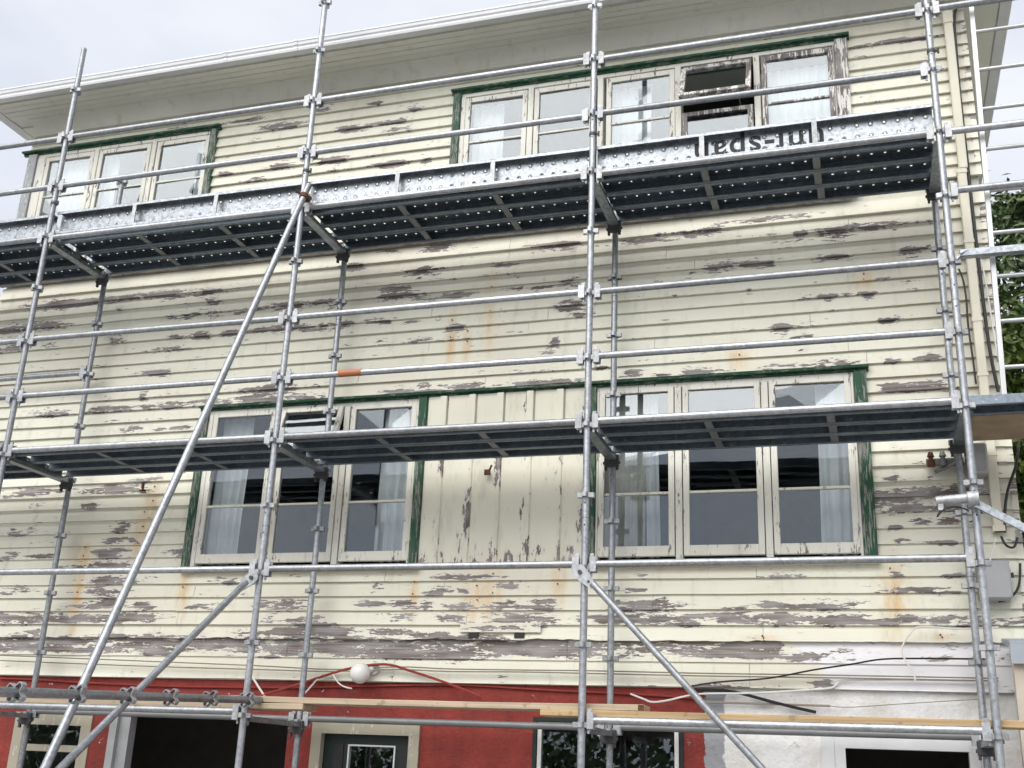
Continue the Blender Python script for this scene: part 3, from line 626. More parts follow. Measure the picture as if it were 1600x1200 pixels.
for x in bx[1:-1]:
    vs = []; fs = []
    for i in range(13):
        z = 2.14+0.52*i/12
        for px, y in ((x-0.062, WY-0.004), (x-0.058, WY-0.030), (x-0.004, WY-0.030), (x, WY-0.004)): vs.append((px, y, z))
    for i in range(12):
        for k in range(3): fs.append((i*4+k, i*4+k+1, i*4+k+5, i*4+k+4))
    fs += [(0, 1, 2, 3), (48, 49, 50, 51)]
    o = MB().add(vs, fs).build('batten', M['vert'], pan); attrs(o, 0.0)
mb = MB(); mb.tube((3.727, WY-0.01, 1.98), (3.727, WY-0.05, 1.98), 0.012); mb.box(3.70, 3.75, WY-0.058, WY-0.045, 1.955, 2.0); mb.tube((3.74, WY-0.05, 1.99), (3.765, WY-0.07, 2.03), 0.008)
tag(mb.build('rusty_bracket', M['rusty']), 'small rusty iron bracket on the vertical boarding', 'bracket')
mb = MB(); mb.box(0.44, 0.50, WY-0.02, WY-0.004, 1.94, 1.955); mb.tube((0.47, WY-0.01, 1.95), (0.51, WY-0.07, 1.97), 0.009); mb.box(0.50, 0.52, WY-0.08, WY-0.06, 1.95, 2.0)
tag(mb.build('rusty_hook', M['rusty']), 'rusty hook on the boards left of the lower left window', 'hook')

# ---- eaves: soffit boards, cove, fascia gutter, roof
ZS = 6.0; EF = 0.72; EL, ER = -1.75, 7.95
sof = MB().box(EL, ER, EF, WY+0.02, ZS+0.014, ZS+0.03).build('soffit', M['soffit'], house)
ys = [EF+0.008, 0.80, 0.875, 0.95, 1.03]
for a, b in zip(ys, ys[1:]): MB().box(EL, ER, a+0.003, b-0.003, ZS+random.uniform(0, .003), ZS+0.0125).build('soffit_board', M['soffit'], sof)
mb = MB()
prof = [(WY+0.02, 5.855), (WY-0.012, 5.855), (WY-0.016, 5.868), (WY-0.012, 5.88)]
for i in range(9):
    t = i/8*math.pi/2; prof.append((1.03+0.005+(WY-0.015-1.035)*math.cos(t)**1.0, 5.885+0.11*math.sin(t)))
prof += [(1.03, 6.0), (1.03, 6.012), (WY+0.02, 6.012)]
mb.prism(prof, XL+0.02, XR-0.02); mb.build('cove', M['soffit'], house, True)
for nm, a, b in (('L', EL, XL+0.0), ('R', XR, ER)):
    o = MB().box(a, b, WY+0.022, YB, ZS, ZS+0.02).build('side_soffit', M['soffit'], house)
def gutter_prof(s=1):       # (outward, z)
    return [(0.0, 6.085), (-0.012, 6.085), (-0.012, 6.005), (-0.098, 5.99), (-0.104, 6.012), (-0.100, 6.03), (-0.112, 6.045), (-0.116, 6.072), (-0.122, 6.078), (-0.122, 6.092), (-0.108, 6.092), (-0.108, 6.05), (-0.09, 6.015), (0.0, 6.02)]
mb = MB(); mb.prism([(EF-0.004+a, z) for a, z in gutter_prof()], EL-0.11, ER+0.11); gt = mb.build('gutter', M['gutter'], house)
mb = MB(); mb.prism([(ER+0.004-a, z) for a, z in gutter_prof()], EF+0.0, YB, 'y'); mb.build('gutter', M['gutter'], house)
mb = MB(); mb.prism([(EL-0.004+a, z) for a, z in gutter_prof()], EF+0.0, YB, 'y'); mb.build('gutter', M['gutter'], house)
for x in (1.03, 1.78, 4.98): MB().prism([(EF-0.006+a*1.03, z-0.002 if z < 6.02 else z+0.001) for a, z in gutter_prof()], x, x+0.035).build('gutter_joint', M['gutter'], gt)
mb = MB(); e = 6.10
mb.add([(EL-0.06, EF-0.06, e), (ER+0.06, EF-0.06, e), (ER+0.06, YB, e), (EL-0.06, YB, e), (1.5, 4.9, e+1.2), (4.7, 4.9, e+1.2)], [(0, 1, 5, 4), (1, 2, 5), (2, 3, 4, 5), (3, 0, 4), (3, 2, 1, 0)])
mb.build('roof', M['roof'], house)

# ---- basement wall with openings
BY = 1.2
HOLES = [(-0.50, 0.28, -1.2, 0.03), (0.46, 2.12, GB, 0.05), (2.34, 3.25, GB, 0.02), (4.15, 5.27, -1.1, 0.10), (6.31, 7.24, GB, 0.02)]
mb = MB(); wall_with_holes(mb, XL+0.03, XR-0.02, GB, 0.332, BY, BY+0.2, HOLES)
bw = mb.build('basement_wall', M['basement'], house)
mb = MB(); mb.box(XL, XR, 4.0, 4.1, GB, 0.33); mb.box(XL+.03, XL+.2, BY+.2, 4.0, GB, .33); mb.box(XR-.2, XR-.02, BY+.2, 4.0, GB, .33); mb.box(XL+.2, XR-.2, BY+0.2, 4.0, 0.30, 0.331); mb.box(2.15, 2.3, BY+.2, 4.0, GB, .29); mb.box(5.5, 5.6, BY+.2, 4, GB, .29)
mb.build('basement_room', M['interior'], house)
def frame(mb, h, t, y0, y1, bottom=True):
    x0, x1, z0, z1 = h
    mb.box(x0, x0+t, y0, y1, z0, z1); mb.box(x1-t, x1, y0, y1, z0, z1); mb.box(x0+t, x1-t, y0, y1, z1-t, z1)
    if bottom: mb.box(x0+t, x1-t, y0, y1, z0, z0+t)
mb = MB(); frame(mb, HOLES[0], 0.10, BY-0.012, BY+0.06); mb.box(-0.40, 0.18, BY, BY+0.04, -0.285, -0.23)
w = mb.build('basement_window', M['doorframe'], house); tag(w, 'cream framed basement window at the far left')
MB().box(-0.40, 0.18, BY+0.03, BY+0.036, -0.23, -0.07).build('pane', M['glass'], w); MB().box(-0.40, 0.18, BY+0.03, BY+0.036, -1.1, -0.285).build('pane', M['glass'], w)
mb = MB(); mb.box(0.461, 0.53, BY-0.01, BY+0.12, GB, 0.049); mb.box(0.53, 0.63, BY+0.03, BY+0.12, GB, 0.049)
tag(mb.build('garage_opening', M['greybox'], house), 'grey jamb of the dark garage opening')
mb = MB(); frame(mb, HOLES[2], 0.085, BY-0.02, BY+0.08, False)
dr = mb.build('door', M['doorframe'], house); tag(dr, 'dark green door in a beige frame')
mb = MB(); x0, x1 = 2.428, 3.162; mb.box(x0, 2.64, BY+0.04, BY+0.08, GB+.01, -0.068); mb.box(3.04, x1, BY+0.04, BY+0.08, GB+.01, -0.068); mb.box(2.64, 3.04, BY+0.04, BY+0.08, -0.14, -0.068); mb.box(2.64, 3.04, BY+.04, BY+.08, GB+.01, -1.0)
mb.build('door_leaf', M['door'], dr)
for a, b in ((2.52, 2.60), (3.08, 3.145)): MB().box(a, b, BY+0.032, BY+0.0395, -0.9, -0.14).build('side_light', M['black'], dr)
mb = MB(); frame(mb, (2.64, 3.04, -1.0, -0.14), 0.012, BY+0.03, BY+0.07); mb.build('glazing_bead', M['alu_frame'], dr)
MB().box(2.652, 3.028, BY+0.05, BY+0.056, -0.99, -0.152).build('pane', M['glass'], dr)
mb = MB(); frame(mb, HOLES[3], 0.03, BY-0.01, BY+0.05)
w = mb.build('basement_window', M['door'], house); tag(w, 'wide dark basement window with pale aluminium frame')
mb = MB(); frame(mb, (4.185, 5.235, -1.07, 0.065), 0.03, BY+0.0, BY+0.045); mb.build('window_frame', M['alu_frame'], w)
MB().box(4.215, 5.205, BY+0.02, BY+0.026, -1.04, 0.035).build('pane', M['glass'], w)
mb = MB(); frame(mb, HOLES[4], 0.07, BY-0.015, BY+0.09, False); mb.box(6.22, 6.308, BY-0.012, BY, GB, 0.03); mb.box(7.242, 7.36, BY-0.012, BY, GB, 0.03)
tag(mb.build('doorway', M['gutter'], house), 'white trimmed dark doorway at the right end')

# ---- curtains hung inside
def curtain(x0, x1, z0, z1, label, mat='curtain', folds=None, y=WY+0.14, amp=0.022):
    n = max(24, int((x1-x0)*90)); folds = folds or max(2, (x1-x0)*13); vs = []; fs = []; sd = random.random()*9
    for i in range(n+1):
        t = i/n; x = x0+(x1-x0)*t
        for j in range(9):
            zt = j/8; z = z1+(z0-z1)*zt
            yy = y+amp*(0.35+0.65*zt)*math.sin(t*folds*2*math.pi+sd+0.7*math.sin(3*zt+t*5))+0.008*noise.noise(Vector((x*30, zt*2, sd)))
            vs.append((x+0.01*math.sin(zt*3+sd), yy, z))
    for i in range(n):
        for j in range(8): fs.append((i*9+j, (i+1)*9+j, (i+1)*9+j+1, i*9+j+1))
    o = MB().add(vs, fs).build('curtain', M[mat], None, True); tag(o, label, 'curtain', 'curtains behind the windows'); return o
curtain(-1.34, -0.5, 4.25, 5.56, 'pale net curtain in the left light of the upper left window')
curtain(0.40, 0.60, 4.25, 5.56, 'narrow white curtain at the right edge of the upper left window')
curtain(3.37, 3.66, 4.25, 5.56, 'white curtain at the left end of the five-light window')
curtain(4.66, 5.02, 4.25, 5.54, 'white curtain in the third light of the five-light window')
curtain(5.99, 6.59, 4.25, 5.50, 'sheer white curtain filling the rightmost light of the five-light window')
curtain(1.11, 1.42, 1.30, 2.62, 'white curtain at the left edge of the window left of the boarding')
curtain(2.70, 3.04, 1.30, 2.62, 'white curtain gathered beside the boarding in the left middle window')
curtain(4.62, 4.98, 1.30, 2.62, 'beige and white curtain at the left of the right middle window', 'curtain_warm')
curtain(4.985, 5.09, 1.30, 2.62, 'narrow white curtain edge beside the beige curtain', 'curtain')
curtain(6.29, 6.55, 1.30, 2.62, 'white curtain at the right edge of the right middle window')

# ---- fittings on the wall
dp = MB().box(7.452, 7.518, WY-0.060, WY-0.012, 1.41, 4.26, bev=0.006).build('downpipe', M['cream_pipe']); tag(dp, 'cream rectangular downpipe on the wall near the right corner', 'downpipe')
MB().box(7.466, 7.532, WY-0.060, WY-0.012, 4.262, 5.70, bev=0.006).build('pipe_length', M['cream_pipe'], dp)
MB().box(7.460, 7.538, WY-0.068, WY-0.010, 5.60, 5.74, bev=0.006).build('rainhead', M['cream_pipe'], dp)
for z in (4.22, 3.62, 2.98, 2.55, 1.95): MB().box(7.448, 7.523, WY-0.064, WY-0.008, z, z+0.028).build('pipe_bracket', M['cream_pipe'], dp)
MB().box(7.445, 7.525, WY-0.068, WY-0.006, 1.41, 1.45).build('shoe', M['cream_pipe'], dp)
mb = MB().box(7.31, 7.52, 0.99, WY-0.014, 0.93, 1.195, bev=0.012)
o = mb.build('meter_box', M['greybox']); tag(o, 'grey electrical meter box below the downpipe', 'meter box')
MB().box(7.525, 7.54, 1.02, 1.06, 1.08, 1.11).build('knob', M['black'], o)
mb = MB().box(7.31, 7.45, 0.98, WY-0.014, 1.80, 2.02, bev=0.012); o = mb.build('junction_box', M['greybox']); tag(o, 'grey junction box under the plywood platform beside the downpipe', 'junction box')
sb = MB().box(7.05, 7.30, WY-0.06, WY-0.014, 1.90, 1.945).build('service_bracket', M['darktube']); tag(sb, 'dark steel power line bracket with insulators beside the junction box', 'bracket')
for x in (7.08, 7.16, 7.25):
    mb = MB(); mb.tube((x, 1.06, 1.88), (x, 1.06, 1.92), 0.028, 12); mb.tube((x, 1.06, 1.92), (x, 1.06, 1.95), 0.016, 12); mb.tube((x, 1.06, 1.95), (x, 1.06, 1.985), 0.026, 12, 0.015)
    mb.build('insulator', M['darktube'] if x > 7.1 else M['rusty'], sb, True)
mb = MB(); mb.tube((7.10, 1.08, 1.84), (7.26, 1.04, 1.90), 0.012); mb.tube((7.22, 1.05, 1.98), (7.29, 1.0, 2.08), 0.01); mb.build('arm', M['darktube'], sb, True)
lamp = empty('wall_lamp', (2.775, 1.06, 0.30), 'white globe lamp on the boards above the red basement wall', 'wall lamp')
MB().sphere((2.775, 1.05, 0.385), 0.080).build('globe', M['globe'], lamp, True)
mb = MB(); mb.tube((2.80, 1.07, 0.40), (2.845, WY-0.005, 0.43), 0.022, 14); mb.tube((2.845, WY-0.014, 0.43), (2.845, WY+0.004, 0.43), 0.045, 16); mb.build('mount', M['white_pvc'], lamp, True)

# ---- cables and conduits
def wire(key, r, mat, name, label, cat='cable'):
    o = MB().path(WIRE[key], r).build(name, M[mat], None, True); return tag(o, label, cat)
wire('red_a', 0.008, 'redpipe', 'conduit', 'red painted conduit running along the top of the basement wall', 'conduit')
wire('red_arch', 0.010, 'redpipe', 'conduit', 'red conduit arching behind the globe lamp', 'conduit')
wire('wh1', 0.009, 'white_pvc', 'cable', 'short white cable slanting left of the globe lamp behind a standard')
wire('wh2', 0.007, 'white_pvc', 'cable', 'white cable dropping left of the globe lamp')
wire('wh3', 0.006, 'white_pvc', 'cable', 'short curled white cable end directly left of the globe lamp')
wire('wh4', 0.007, 'white_pvc', 'cable', 'long white cable sagging across the red and white basement wall')
wire('thin1', 0.005, 'thinwire', 'cable', 'upper of two thin cables along the lowest weatherboard')
wire('thin2', 0.005, 'thinwire', 'cable', 'lower of two thin cables along the lowest weatherboard')
wire('blk1', 0.006, 'black', 'cable', 'thin black cable rising across the boards towards the right corner')
wire('blk_thick', 0.011, 'black', 'cable', 'thick black cable slanting down over the white basement wall')
wire('rod', 0.008, 'thinwire', 'rod', 'straight dark rod on the white basement wall', 'rod')
wire('wire', 0.003, 'thinwire', 'wire', 'thin wire stretched over the white basement wall', 'wire')
wire('cord', 0.006, 'white_pvc', 'cord', 'white cord hanging below the lowest cream board at the right', 'cord')
wire('dp_blk', 0.012, 'black', 'cable', 'black cable running down right beside the downpipe')
wire('dp_b2', 0.007, 'black', 'cable', 'black cable left of the downpipe behind the right standard')
wire('dp_w', 0.006, 'white_pvc', 'cable', 'white cable down the corner right of the downpipe')
wire('rb1', 0.010, 'black', 'cable', 'black cable curving at the corner below the plywood platform')
wire('rb2', 0.008, 'black', 'cable', 'small black cable loop at the foot of the downpipe')
wire('rb3', 0.008, 'black', 'cable', 'black cable looping under the grey meter box')
wire('whb', 0.005, 'white_pvc', 'cable', 'thin white cable hanging in front of the grey meter box')

CAM_SCALE = False
# ------------------------------------------------------------------ scaffold frame
P = 0.495
SX = [-2.4695, -0.0617, 2.4077, 4.8153, 7.2474, 9.66]
DEP = 0.823
TR = 0.0242
scaf = empty('scaffold', (3.6, 0.4, GZ), 'galvanised steel scaffold of standards, ledgers, transoms and braces before the house', 'scaffold')
# V-pressing cluster: four folded loops welded round the tube
mb = MB()
for q in range(4):
    rt = Matrix.Rotation(q*math.pi/2, 3, 'Z')
    out = [(0.020, -0.024), (0.060, -0.016), (0.064, -0.010), (0.064, 0.010), (0.060, 0.016), (0.020, 0.024)]
    inn = [(0.020, -0.019), (0.055, -0.012), (0.058, -0.007), (0.058, 0.007), (0.055, 0.012), (0.020, 0.019)]
    z0, z1 = -0.018, 0.018; n = 6; vs = []
    for zz in (z0, z1):
        for p in out + inn: vs.append(rt @ Vector((p[0], p[1], zz)))
    fs = []
    for i in range(n-1):
        fs += [(i, i+1, 12+i+1, 12+i), (6+i+1, 6+i, 18+i, 18+i+1), (i, 6+i, 6+i+1, i+1), (12+i+1, 18+i+1, 18+i, 12+i)]
    mb.add(vs, fs)
mb.v = [(p[0]*0.92, p[1]*0.92, p[2]*0.9) for p in mb.v]; VP = mb.mesh('v_pressing', M['cast'])
mb = MB()
for s in (-1, 1): mb.box(-0.026, 0.020, s*0.021-0.004, s*0.021+0.004, -0.052, 0.050, bev=0.003)
mb.box(-0.024, 0.006, -0.017, 0.017, 0.030, 0.036); mb.box(-0.024, 0.006, -0.017, 0.017, -0.040, -0.034)
LE = mb.mesh('ledger_end', M['cast'])
mb = MB(); mb.add([(-0.017, -0.006, -0.082), (-0.005, -0.006, -0.082), (0.008, -0.006, 0.070), (-0.020, -0.006, 0.070), (-0.017, 0.006, -0.082), (-0.005, 0.006, -0.082), (0.008, 0.006, 0.070), (-0.020, 0.006, 0.070)],
     [(0, 1, 2, 3), (7, 6, 5, 4), (0, 4, 5, 1), (1, 5, 6, 2), (2, 6, 7, 3), (3, 7, 4, 0)])
WD = mb.mesh('wedge', M['cast'])
mb = MB(); mb.pipe((0, 0, -0.012), (0, 0, 0.012), 0.0285, 0.0235); mb.tube((0.02, 0.0, 0.0), (0.05, 0.012, 0.0), 0.009, 8); mb.tube((0.045, 0.01, -0.02), (0.045, 0.01, 0.02), 0.008, 8)
CL = mb.mesh('joint_clip', M['dark_clamp'], True)
HOLE = MB().tube((0, -TR-0.0006, 0), (0, -TR+0.004, 0), 0.006, 10).mesh('pin_hole', M['black'])
SEAM = MB().pipe((0, 0, -0.0015), (0, 0, 0.0015), TR+0.0008, TR-0.002, 20).mesh('joint_seam', M['dark_clamp'], True)
def standard(i, y, top, label, joints=(4.30, 1.33), clip=True, kmax=12, kmin=-3, dx=0.0, mat='galv'):
    x = SX[i]+dx
    mb = MB(); mb.pipe((x, y, GZ+0.06), (x, y, top), TR, TR-0.004, 20)
    o = mb.build('standard', M[mat], scaf, True); tag(o, label)
    for k in range(kmin, kmax+1):
        if k*P < top-0.02: inst(VP, 'v_pressing', (x, y, k*P), o)
    for j in joints:
        if j < top: 
            inst(SEAM, 'joint_seam', (x, y, j), o); inst(HOLE, 'pin_hole', (x, y, j+0.10), o); inst(HOLE, 'pin_hole', (x, y, j-0.05), o)
            if clip and j > 3: inst(CL, 'joint_clip', (x, y, j-0.02), o, (0, 0, R(-20)))
    mb = MB(); mb.tube((x, y, GZ+0.01), (x, y, GZ+0.20), 0.017, 12); mb.box(x-0.075, x+0.075, y-0.075, y+0.075, GZ+0.002, GZ+0.012); mb.tube((x, y, GZ+0.05), (x, y, GZ+0.07), 0.045, 12)
    mb.build('base_jack', M['cast'], o)
    return o
ORD = ['offstage', 'first', 'second', 'third', 'fourth', 'fifth']
tops = [6.0, 5.90, 6.75, 6.75, 6.75, 6.75]
for i in range(1, 5): standard(i, 0.0, tops[i], ORD[i]+' front standard from the left', dx=0.0, joints=((4.30, 1.33) if i < 4 else (4.62, 1.33, 2.7)))
for i in range(1, 5): standard(i, DEP, 5.02 if i == 1 else 4.50, ORD[i]+' rear standard from the left', clip=False, joints=(3.3, 1.05), kmax=10 if i == 1 else 8)
LDZ = {10: 0.004, 9: 0.0, 8: -0.012, 7: 0.03, 6: 0.016, 5: 0.013, 4: 0.033, 2: 0.031, 0: 0.027}
def ledger(i, k, y=0.0, x1=None, mat='galv', j=None):
    a = SX[i]; b = SX[i+1] if x1 is None else x1
    z = k*P+LDZ[k]+random.uniform(-.004, .004)
    if j is None: j = random.uniform(-.004, .004)
    o = MB().pipe((a+0.070, y, z-j), (b-0.070, y, z+j), TR, TR-0.004, 18).build('ledger', M[mat], scaf, True)
    e = inst(LE, 'ledger_end', (a+0.062, y, z-j-0.004), o); inst(WD, 'wedge', (a+0.056, y, z-j), o)
    e = inst(LE, 'ledger_end', (b-0.062, y, z+j-0.004), o, (0, 0, math.pi)); inst(WD, 'wedge', (b-0.056, y, z+j), o, (0, 0, math.pi))
    return o
tape = None
for k in (10, 9, 8, 6, 5, 4):
    for i in range(0, 4):
        o = ledger(i, k)
        if k == 5 and i == 2: tape = o
for i in (0, 1, 2, 3): ledger(i, 2)
ledger(1, 0); ledger(3, 0)
for i in (1, 2, 3): ledger(i, 0, y=DEP, mat='darktube')  # rear ledgers: shade of the planks above is put into a darker colour
ledger(0, 6, y=DEP)
for k in (10, 8, 7): ledger(4, k)
MB().pipe((2.885, 0, 5*P+0.013), (3.07, 0, 5*P+0.013), TR+0.003, TR-0.001, 18).build('orange_tape', M['orange'], tape, True)
# transoms from front to rear standards
def transom(i, k):
    x = SX[i]; z = k*P-(0.058 if k == 8 else 0.036)
    mb = MB(); mb.box(x-0.036, x+0.036, 0.035, DEP-0.03, z, z+0.005); mb.box(x-0.036, x-0.031, 0.035, DEP-0.03, z+0.005, z+0.034); mb.box(x+0.031, x+0.036, 0.035, DEP-0.03, z+0.005, z+0.034)
    o = mb.build('transom', M['plank'], scaf)
    mb = MB(); mb.box(x-0.055, x+0.055, DEP-0.055, DEP-0.026, z-0.05, z+0.045, bev=0.006); mb.box(x-0.052, x-0.034, DEP-0.05, DEP-0.03, z-0.075, z-0.05); mb.box(x+0.034, x+0.052, DEP-0.05, DEP-0.03, z-0.075, z-0.05); mb.tube((x-0.065, DEP-0.04, z-0.02), (x+0.065, DEP-0.04, z-0.02), 0.012, 8)
    mb.build('transom_clamp', M['dark_clamp'], o)
    mb = MB(); mb.box(x-0.014, x+0.014, 0.022, 0.055, z-0.03, z+0.05, bev=0.004); mb.build('transom_clamp', M['cast'], o)
for k in (0, 4, 8):
    for i in range(1, 5): transom(i, k)
# diagonal braces
def coupler(p, parent, mat='cast', ax=(1, 0, 0)):
    p = Vector(p); a = Vector(ax).normalized()
    mb = MB(); mb.pipe(p-a*0.020, p+a*0.020, 0.034, 0.026, 14); u = a.orthogonal().normalized()
    mb.tube(p+u*0.035-a*0.012, p+u*0.075-a*0.012, 0.009, 8); mb.tube(p+u*0.06-a*0.012, p+u*0.075-a*0.012, 0.016, 6)
    return mb.build('coupler', M[mat], parent, True)
def brace(a, b, r, label, plate=False):
    o = MB().pipe(a, b, r, r-0.005, 18).build('brace', M['galv'], scaf, True); tag(o, label); return o
a = Vector((2.475, -0.075, 4.06)); b = Vector((2.36, -1.893, -0.347)); dd = (b-a).normalized()
rk = brace(a-dd*0.06, a+dd*((GZ+0.03-a.z)/dd.z), 0.0255, 'long raking prop from the upper platform to the ground')
coupler(a+dd*0.08, rk, 'rusty', dd); mb = MB(); mb.tube((2.43, -0.01, 4.0), (2.50, -0.05, 4.0), 0.02, 10); mb.build('coupler', M['rusty'], rk)
a = Vector((2.385, -0.065, 0.957)); b = Vector((2.40, -1.832, -0.378)); dd = (b-a).normalized()
b2 = brace(a+dd*0.10, a+dd*((GZ+0.03-a.z)/dd.z), 0.0225, 'shorter brace at the second standard')
def end_plate(x, y, z, dx, dz, parent):
    mb = MB(); d2 = Vector((dx, 0, dz)).normalized(); n2 = Vector((-d2.z, 0, d2.x)); c = Vector((x, y, z)); pr = []
    for u, v in ((-0.05, -0.02), (-0.03, -0.042), (0.02, -0.045), (0.13, -0.022), (0.13, 0.022), (0.02, 0.045), (-0.03, 0.042), (-0.05, 0.02)):
        q = c+d2*u+n2*v; pr.append((q.x, q.z))
    mb.prism(pr, y-0.006, y+0.006, 'y'); o = mb.build('end_plate', M['cast'], parent)
    mb = MB(); mb.tube((x, y-0.02, z), (x, y+0.03, z), 0.014, 10); mb.tube(tuple(c+d2*0.085+Vector((0, -0.012, 0))), tuple(c+d2*0.085+Vector((0, 0.01, 0))), 0.009, 8); mb.build('bolt', M['dark_clamp'], parent)
end_plate(2.375, -0.055, 0.945, -0.35, -0.30, b2)
a = Vector((4.83, -0.072, 0.94)); b = Vector((5.928, -0.075, -0.218)); dd = (b-a).normalized()
b3 = brace(a+dd*0.08, a+dd*((GZ+0.03-a.z)/dd.z), 0.0225, 'diagonal brace falling right from the third standard')
end_plate(4.80, -0.06, 0.955, dd.x, dd.z, b3)
# outrigger: a standard laid level, pointing at the viewer, with its V-pressings
a = Vector((2.49, 0.02, 0.105)); b = Vector((2.50, -3.2, -0.07)); dd = (b-a).normalized()
orr = MB().pipe(a-dd*0.10, b, 0.0255, 0.021, 20).build('outrigger', M['galv'], scaf, True); tag(orr, 'horizontal outrigger tube with star-shaped pressings at the second standard')
for t in (0.148, 0.61, 1.06, 1.49, 1.94, 2.41, 2.9): inst(VP, 'v_pressing', a+dd*t, orr, (R(90+3), R(38), 0))
coupler(a+dd*0.08, orr, 'cast', dd)
# right-hand end: level channel, brace, fitting
o = MB().box(SX[4]+0.055, 9.6, -0.03, 0.03, 3.0, 3.045).build('channel', M['plank'], scaf); tag(o, 'grey steel channel level at the right end')
MB().add([(SX[4]+0.03, -0.03, 2.975), (SX[4]+0.055, -0.03, 3.0), (SX[4]+0.12, -0.03, 3.046), (SX[4]+0.03, -0.03, 3.0), (SX[4]+0.03, 0.03, 2.975), (SX[4]+0.055, 0.03, 3.0), (SX[4]+0.12, 0.03, 3.046), (SX[4]+0.03, 0.03, 3.0)], [(0, 1, 2, 3), (4, 5, 6, 7), (0, 1, 5, 4), (1, 2, 6, 5), (2, 3, 7, 6), (3, 0, 4, 7)]).build('hook_end', M['cast'], o)
a = Vector((7.215, -0.075, 1.355)); dd = (Vector((7.503, -0.075, 1.179))-a).normalized()
b4 = MB().box(0, 2.4, -0.014, 0.014, -0.022, 0.022, rot=Matrix.Rotation(math.atan2(-dd.z, dd.x), 3, 'Y'), piv=(0, 0, 0))
b4.v = [tuple(Vector(p)+a) for p in b4.v]
o = b4.build('brace', M['plank'], scaf); tag(o, 'flat brace falling to the right from the fourth standard')
mb = MB(); mb.pipe((7.02, -0.07, 1.36), (7.20, -0.07, 1.372), 0.030, 0.024, 16); mb.tube((7.20, -0.075, 1.365), (7.262, -0.075, 1.368), 0.048, 16); mb.box(7.03, 7.06, -0.09, -0.05, 1.30, 1.34)
mb.build('swivel_fitting', M['cast'], o, True)
MB().path([(7.045, -0.08, 1.31), (7.02, -0.09, 1.26), (7.06, -0.10, 1.30), (7.14, -0.10, 1.315), (7.20, -0.09, 1.29)], 0.005).build('cord', M['black'], o, True)

# ------------------------------------------------------------------ steel planks, toe boards
PLEN, PWID, PH = 2.392, 0.225, 0.063
mb = MB()
nx = 26; cx = PLEN/nx; hr = 0.0085
ycells = [(-PWID/2, -0.068), (-0.068, -0.024), (-0.024, 0.024), (0.024, 0.068), (0.068, PWID/2)]
for j, (y0, y1) in enumerate(ycells):
    if j in (1, 3):
        for i in range(nx):
            x0 = -PLEN/2+i*cx; x1 = x0+cx; xc = (x0+x1)/2; yc = (y0+y1)/2
            o8 = [(x0, y0), (xc, y0), (x1, y0), (x1, yc), (x1, y1), (xc, y1), (x0, y1), (x0, yc)]
            vs = [(p[0], p[1], PH-0.002) for p in o8]
            for rr, zz in ((0.0195, PH-0.002), (hr, PH-0.008)):
                for q in range(8):
                    th = math.pi*(1.25+q*0.25); vs.append((xc+rr*math.cos(th), yc+rr*math.sin(th), zz))
            fs = []
            for q in range(8):
                w = (q+1) % 8; fs += [(q, w, 8+w, 8+q), (8+q, 8+w, 16+w, 16+q)]
            mb.add(vs, fs)
    else: mb.add([(-PLEN/2, y0, PH-0.002), (PLEN/2, y0, PH-0.002), (PLEN/2, y1, PH-0.002), (-PLEN/2, y1, PH-0.002)], [(0, 1, 2, 3)])
for s in (-1, 1):
    e = s*PWID/2
    mb.add([(x, y, z) for x in (-PLEN/2, PLEN/2) for y, z in ((e, PH-0.002), (e-s*0.0005, PH), (e, 0.004), (e-s*0.004, 0.0), (e-s*0.026, 0.0), (e-s*0.028, 0.006), (e-s*0.003, 0.006), (e-s*0.003, PH-0.004))],
           [(k, (k+1) % 8, 8+(k+1) % 8, 8+k) for k in range(8)])
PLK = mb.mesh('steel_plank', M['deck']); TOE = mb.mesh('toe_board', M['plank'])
mb = MB()
mb.box(-0.026, 0.026, -PWID/2+0.004, PWID/2-0.004, 0.0065, 0.012); STF = mb.mesh('stiffener', M['darktube'])
STF2 = MB().box(-0.018, 0.018, -PWID/2+0.004, PWID/2-0.004, 0.0, 0.010).mesh('stiffener', M['cast'])
BAYS = ['leftmost part-seen bay', 'left bay', 'middle bay', 'right bay', 'far right bay']
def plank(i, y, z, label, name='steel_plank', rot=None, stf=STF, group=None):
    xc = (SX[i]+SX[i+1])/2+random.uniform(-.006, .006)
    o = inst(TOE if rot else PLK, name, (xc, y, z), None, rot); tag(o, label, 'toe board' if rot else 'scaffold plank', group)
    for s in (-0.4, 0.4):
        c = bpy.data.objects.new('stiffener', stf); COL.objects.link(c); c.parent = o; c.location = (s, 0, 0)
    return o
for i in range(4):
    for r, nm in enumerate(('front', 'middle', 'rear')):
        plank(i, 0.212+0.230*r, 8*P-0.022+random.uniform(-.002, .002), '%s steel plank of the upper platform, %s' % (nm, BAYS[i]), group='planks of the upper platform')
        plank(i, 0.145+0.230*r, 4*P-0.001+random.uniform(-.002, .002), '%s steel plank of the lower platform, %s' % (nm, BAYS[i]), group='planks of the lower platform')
toes = []
for i in range(4):
    lab = 'perforated steel toe board on edge, upper platform, %s' % BAYS[i] if i != 3 else 'steel toe board with upside-down black lettering, upper platform, right bay'
    toes.append(plank(i, 0.030, 4.088+(0.012 if i == 1 else 0.0), lab, 'toe_board', (R(-90), R(-0.25 if i == 3 else 0.1), 0), STF2, 'toe boards along the upper platform'))
cu = bpy.data.curves.new('lettering', 'FONT'); cu.body = 'uni-span'; cu.size = 0.25; cu.align_x = 'CENTER'; cu.extrude = 0.0006; cu.space_character = 1.12; cu.offset = 0.004
tmp = bpy.data.objects.new('lettering_src', cu); COL.objects.link(tmp)
bpy.context.view_layer.update()
me = bpy.data.meshes.new_from_object(tmp.evaluated_get(bpy.context.evaluated_depsgraph_get())); bpy.data.objects.remove(tmp)
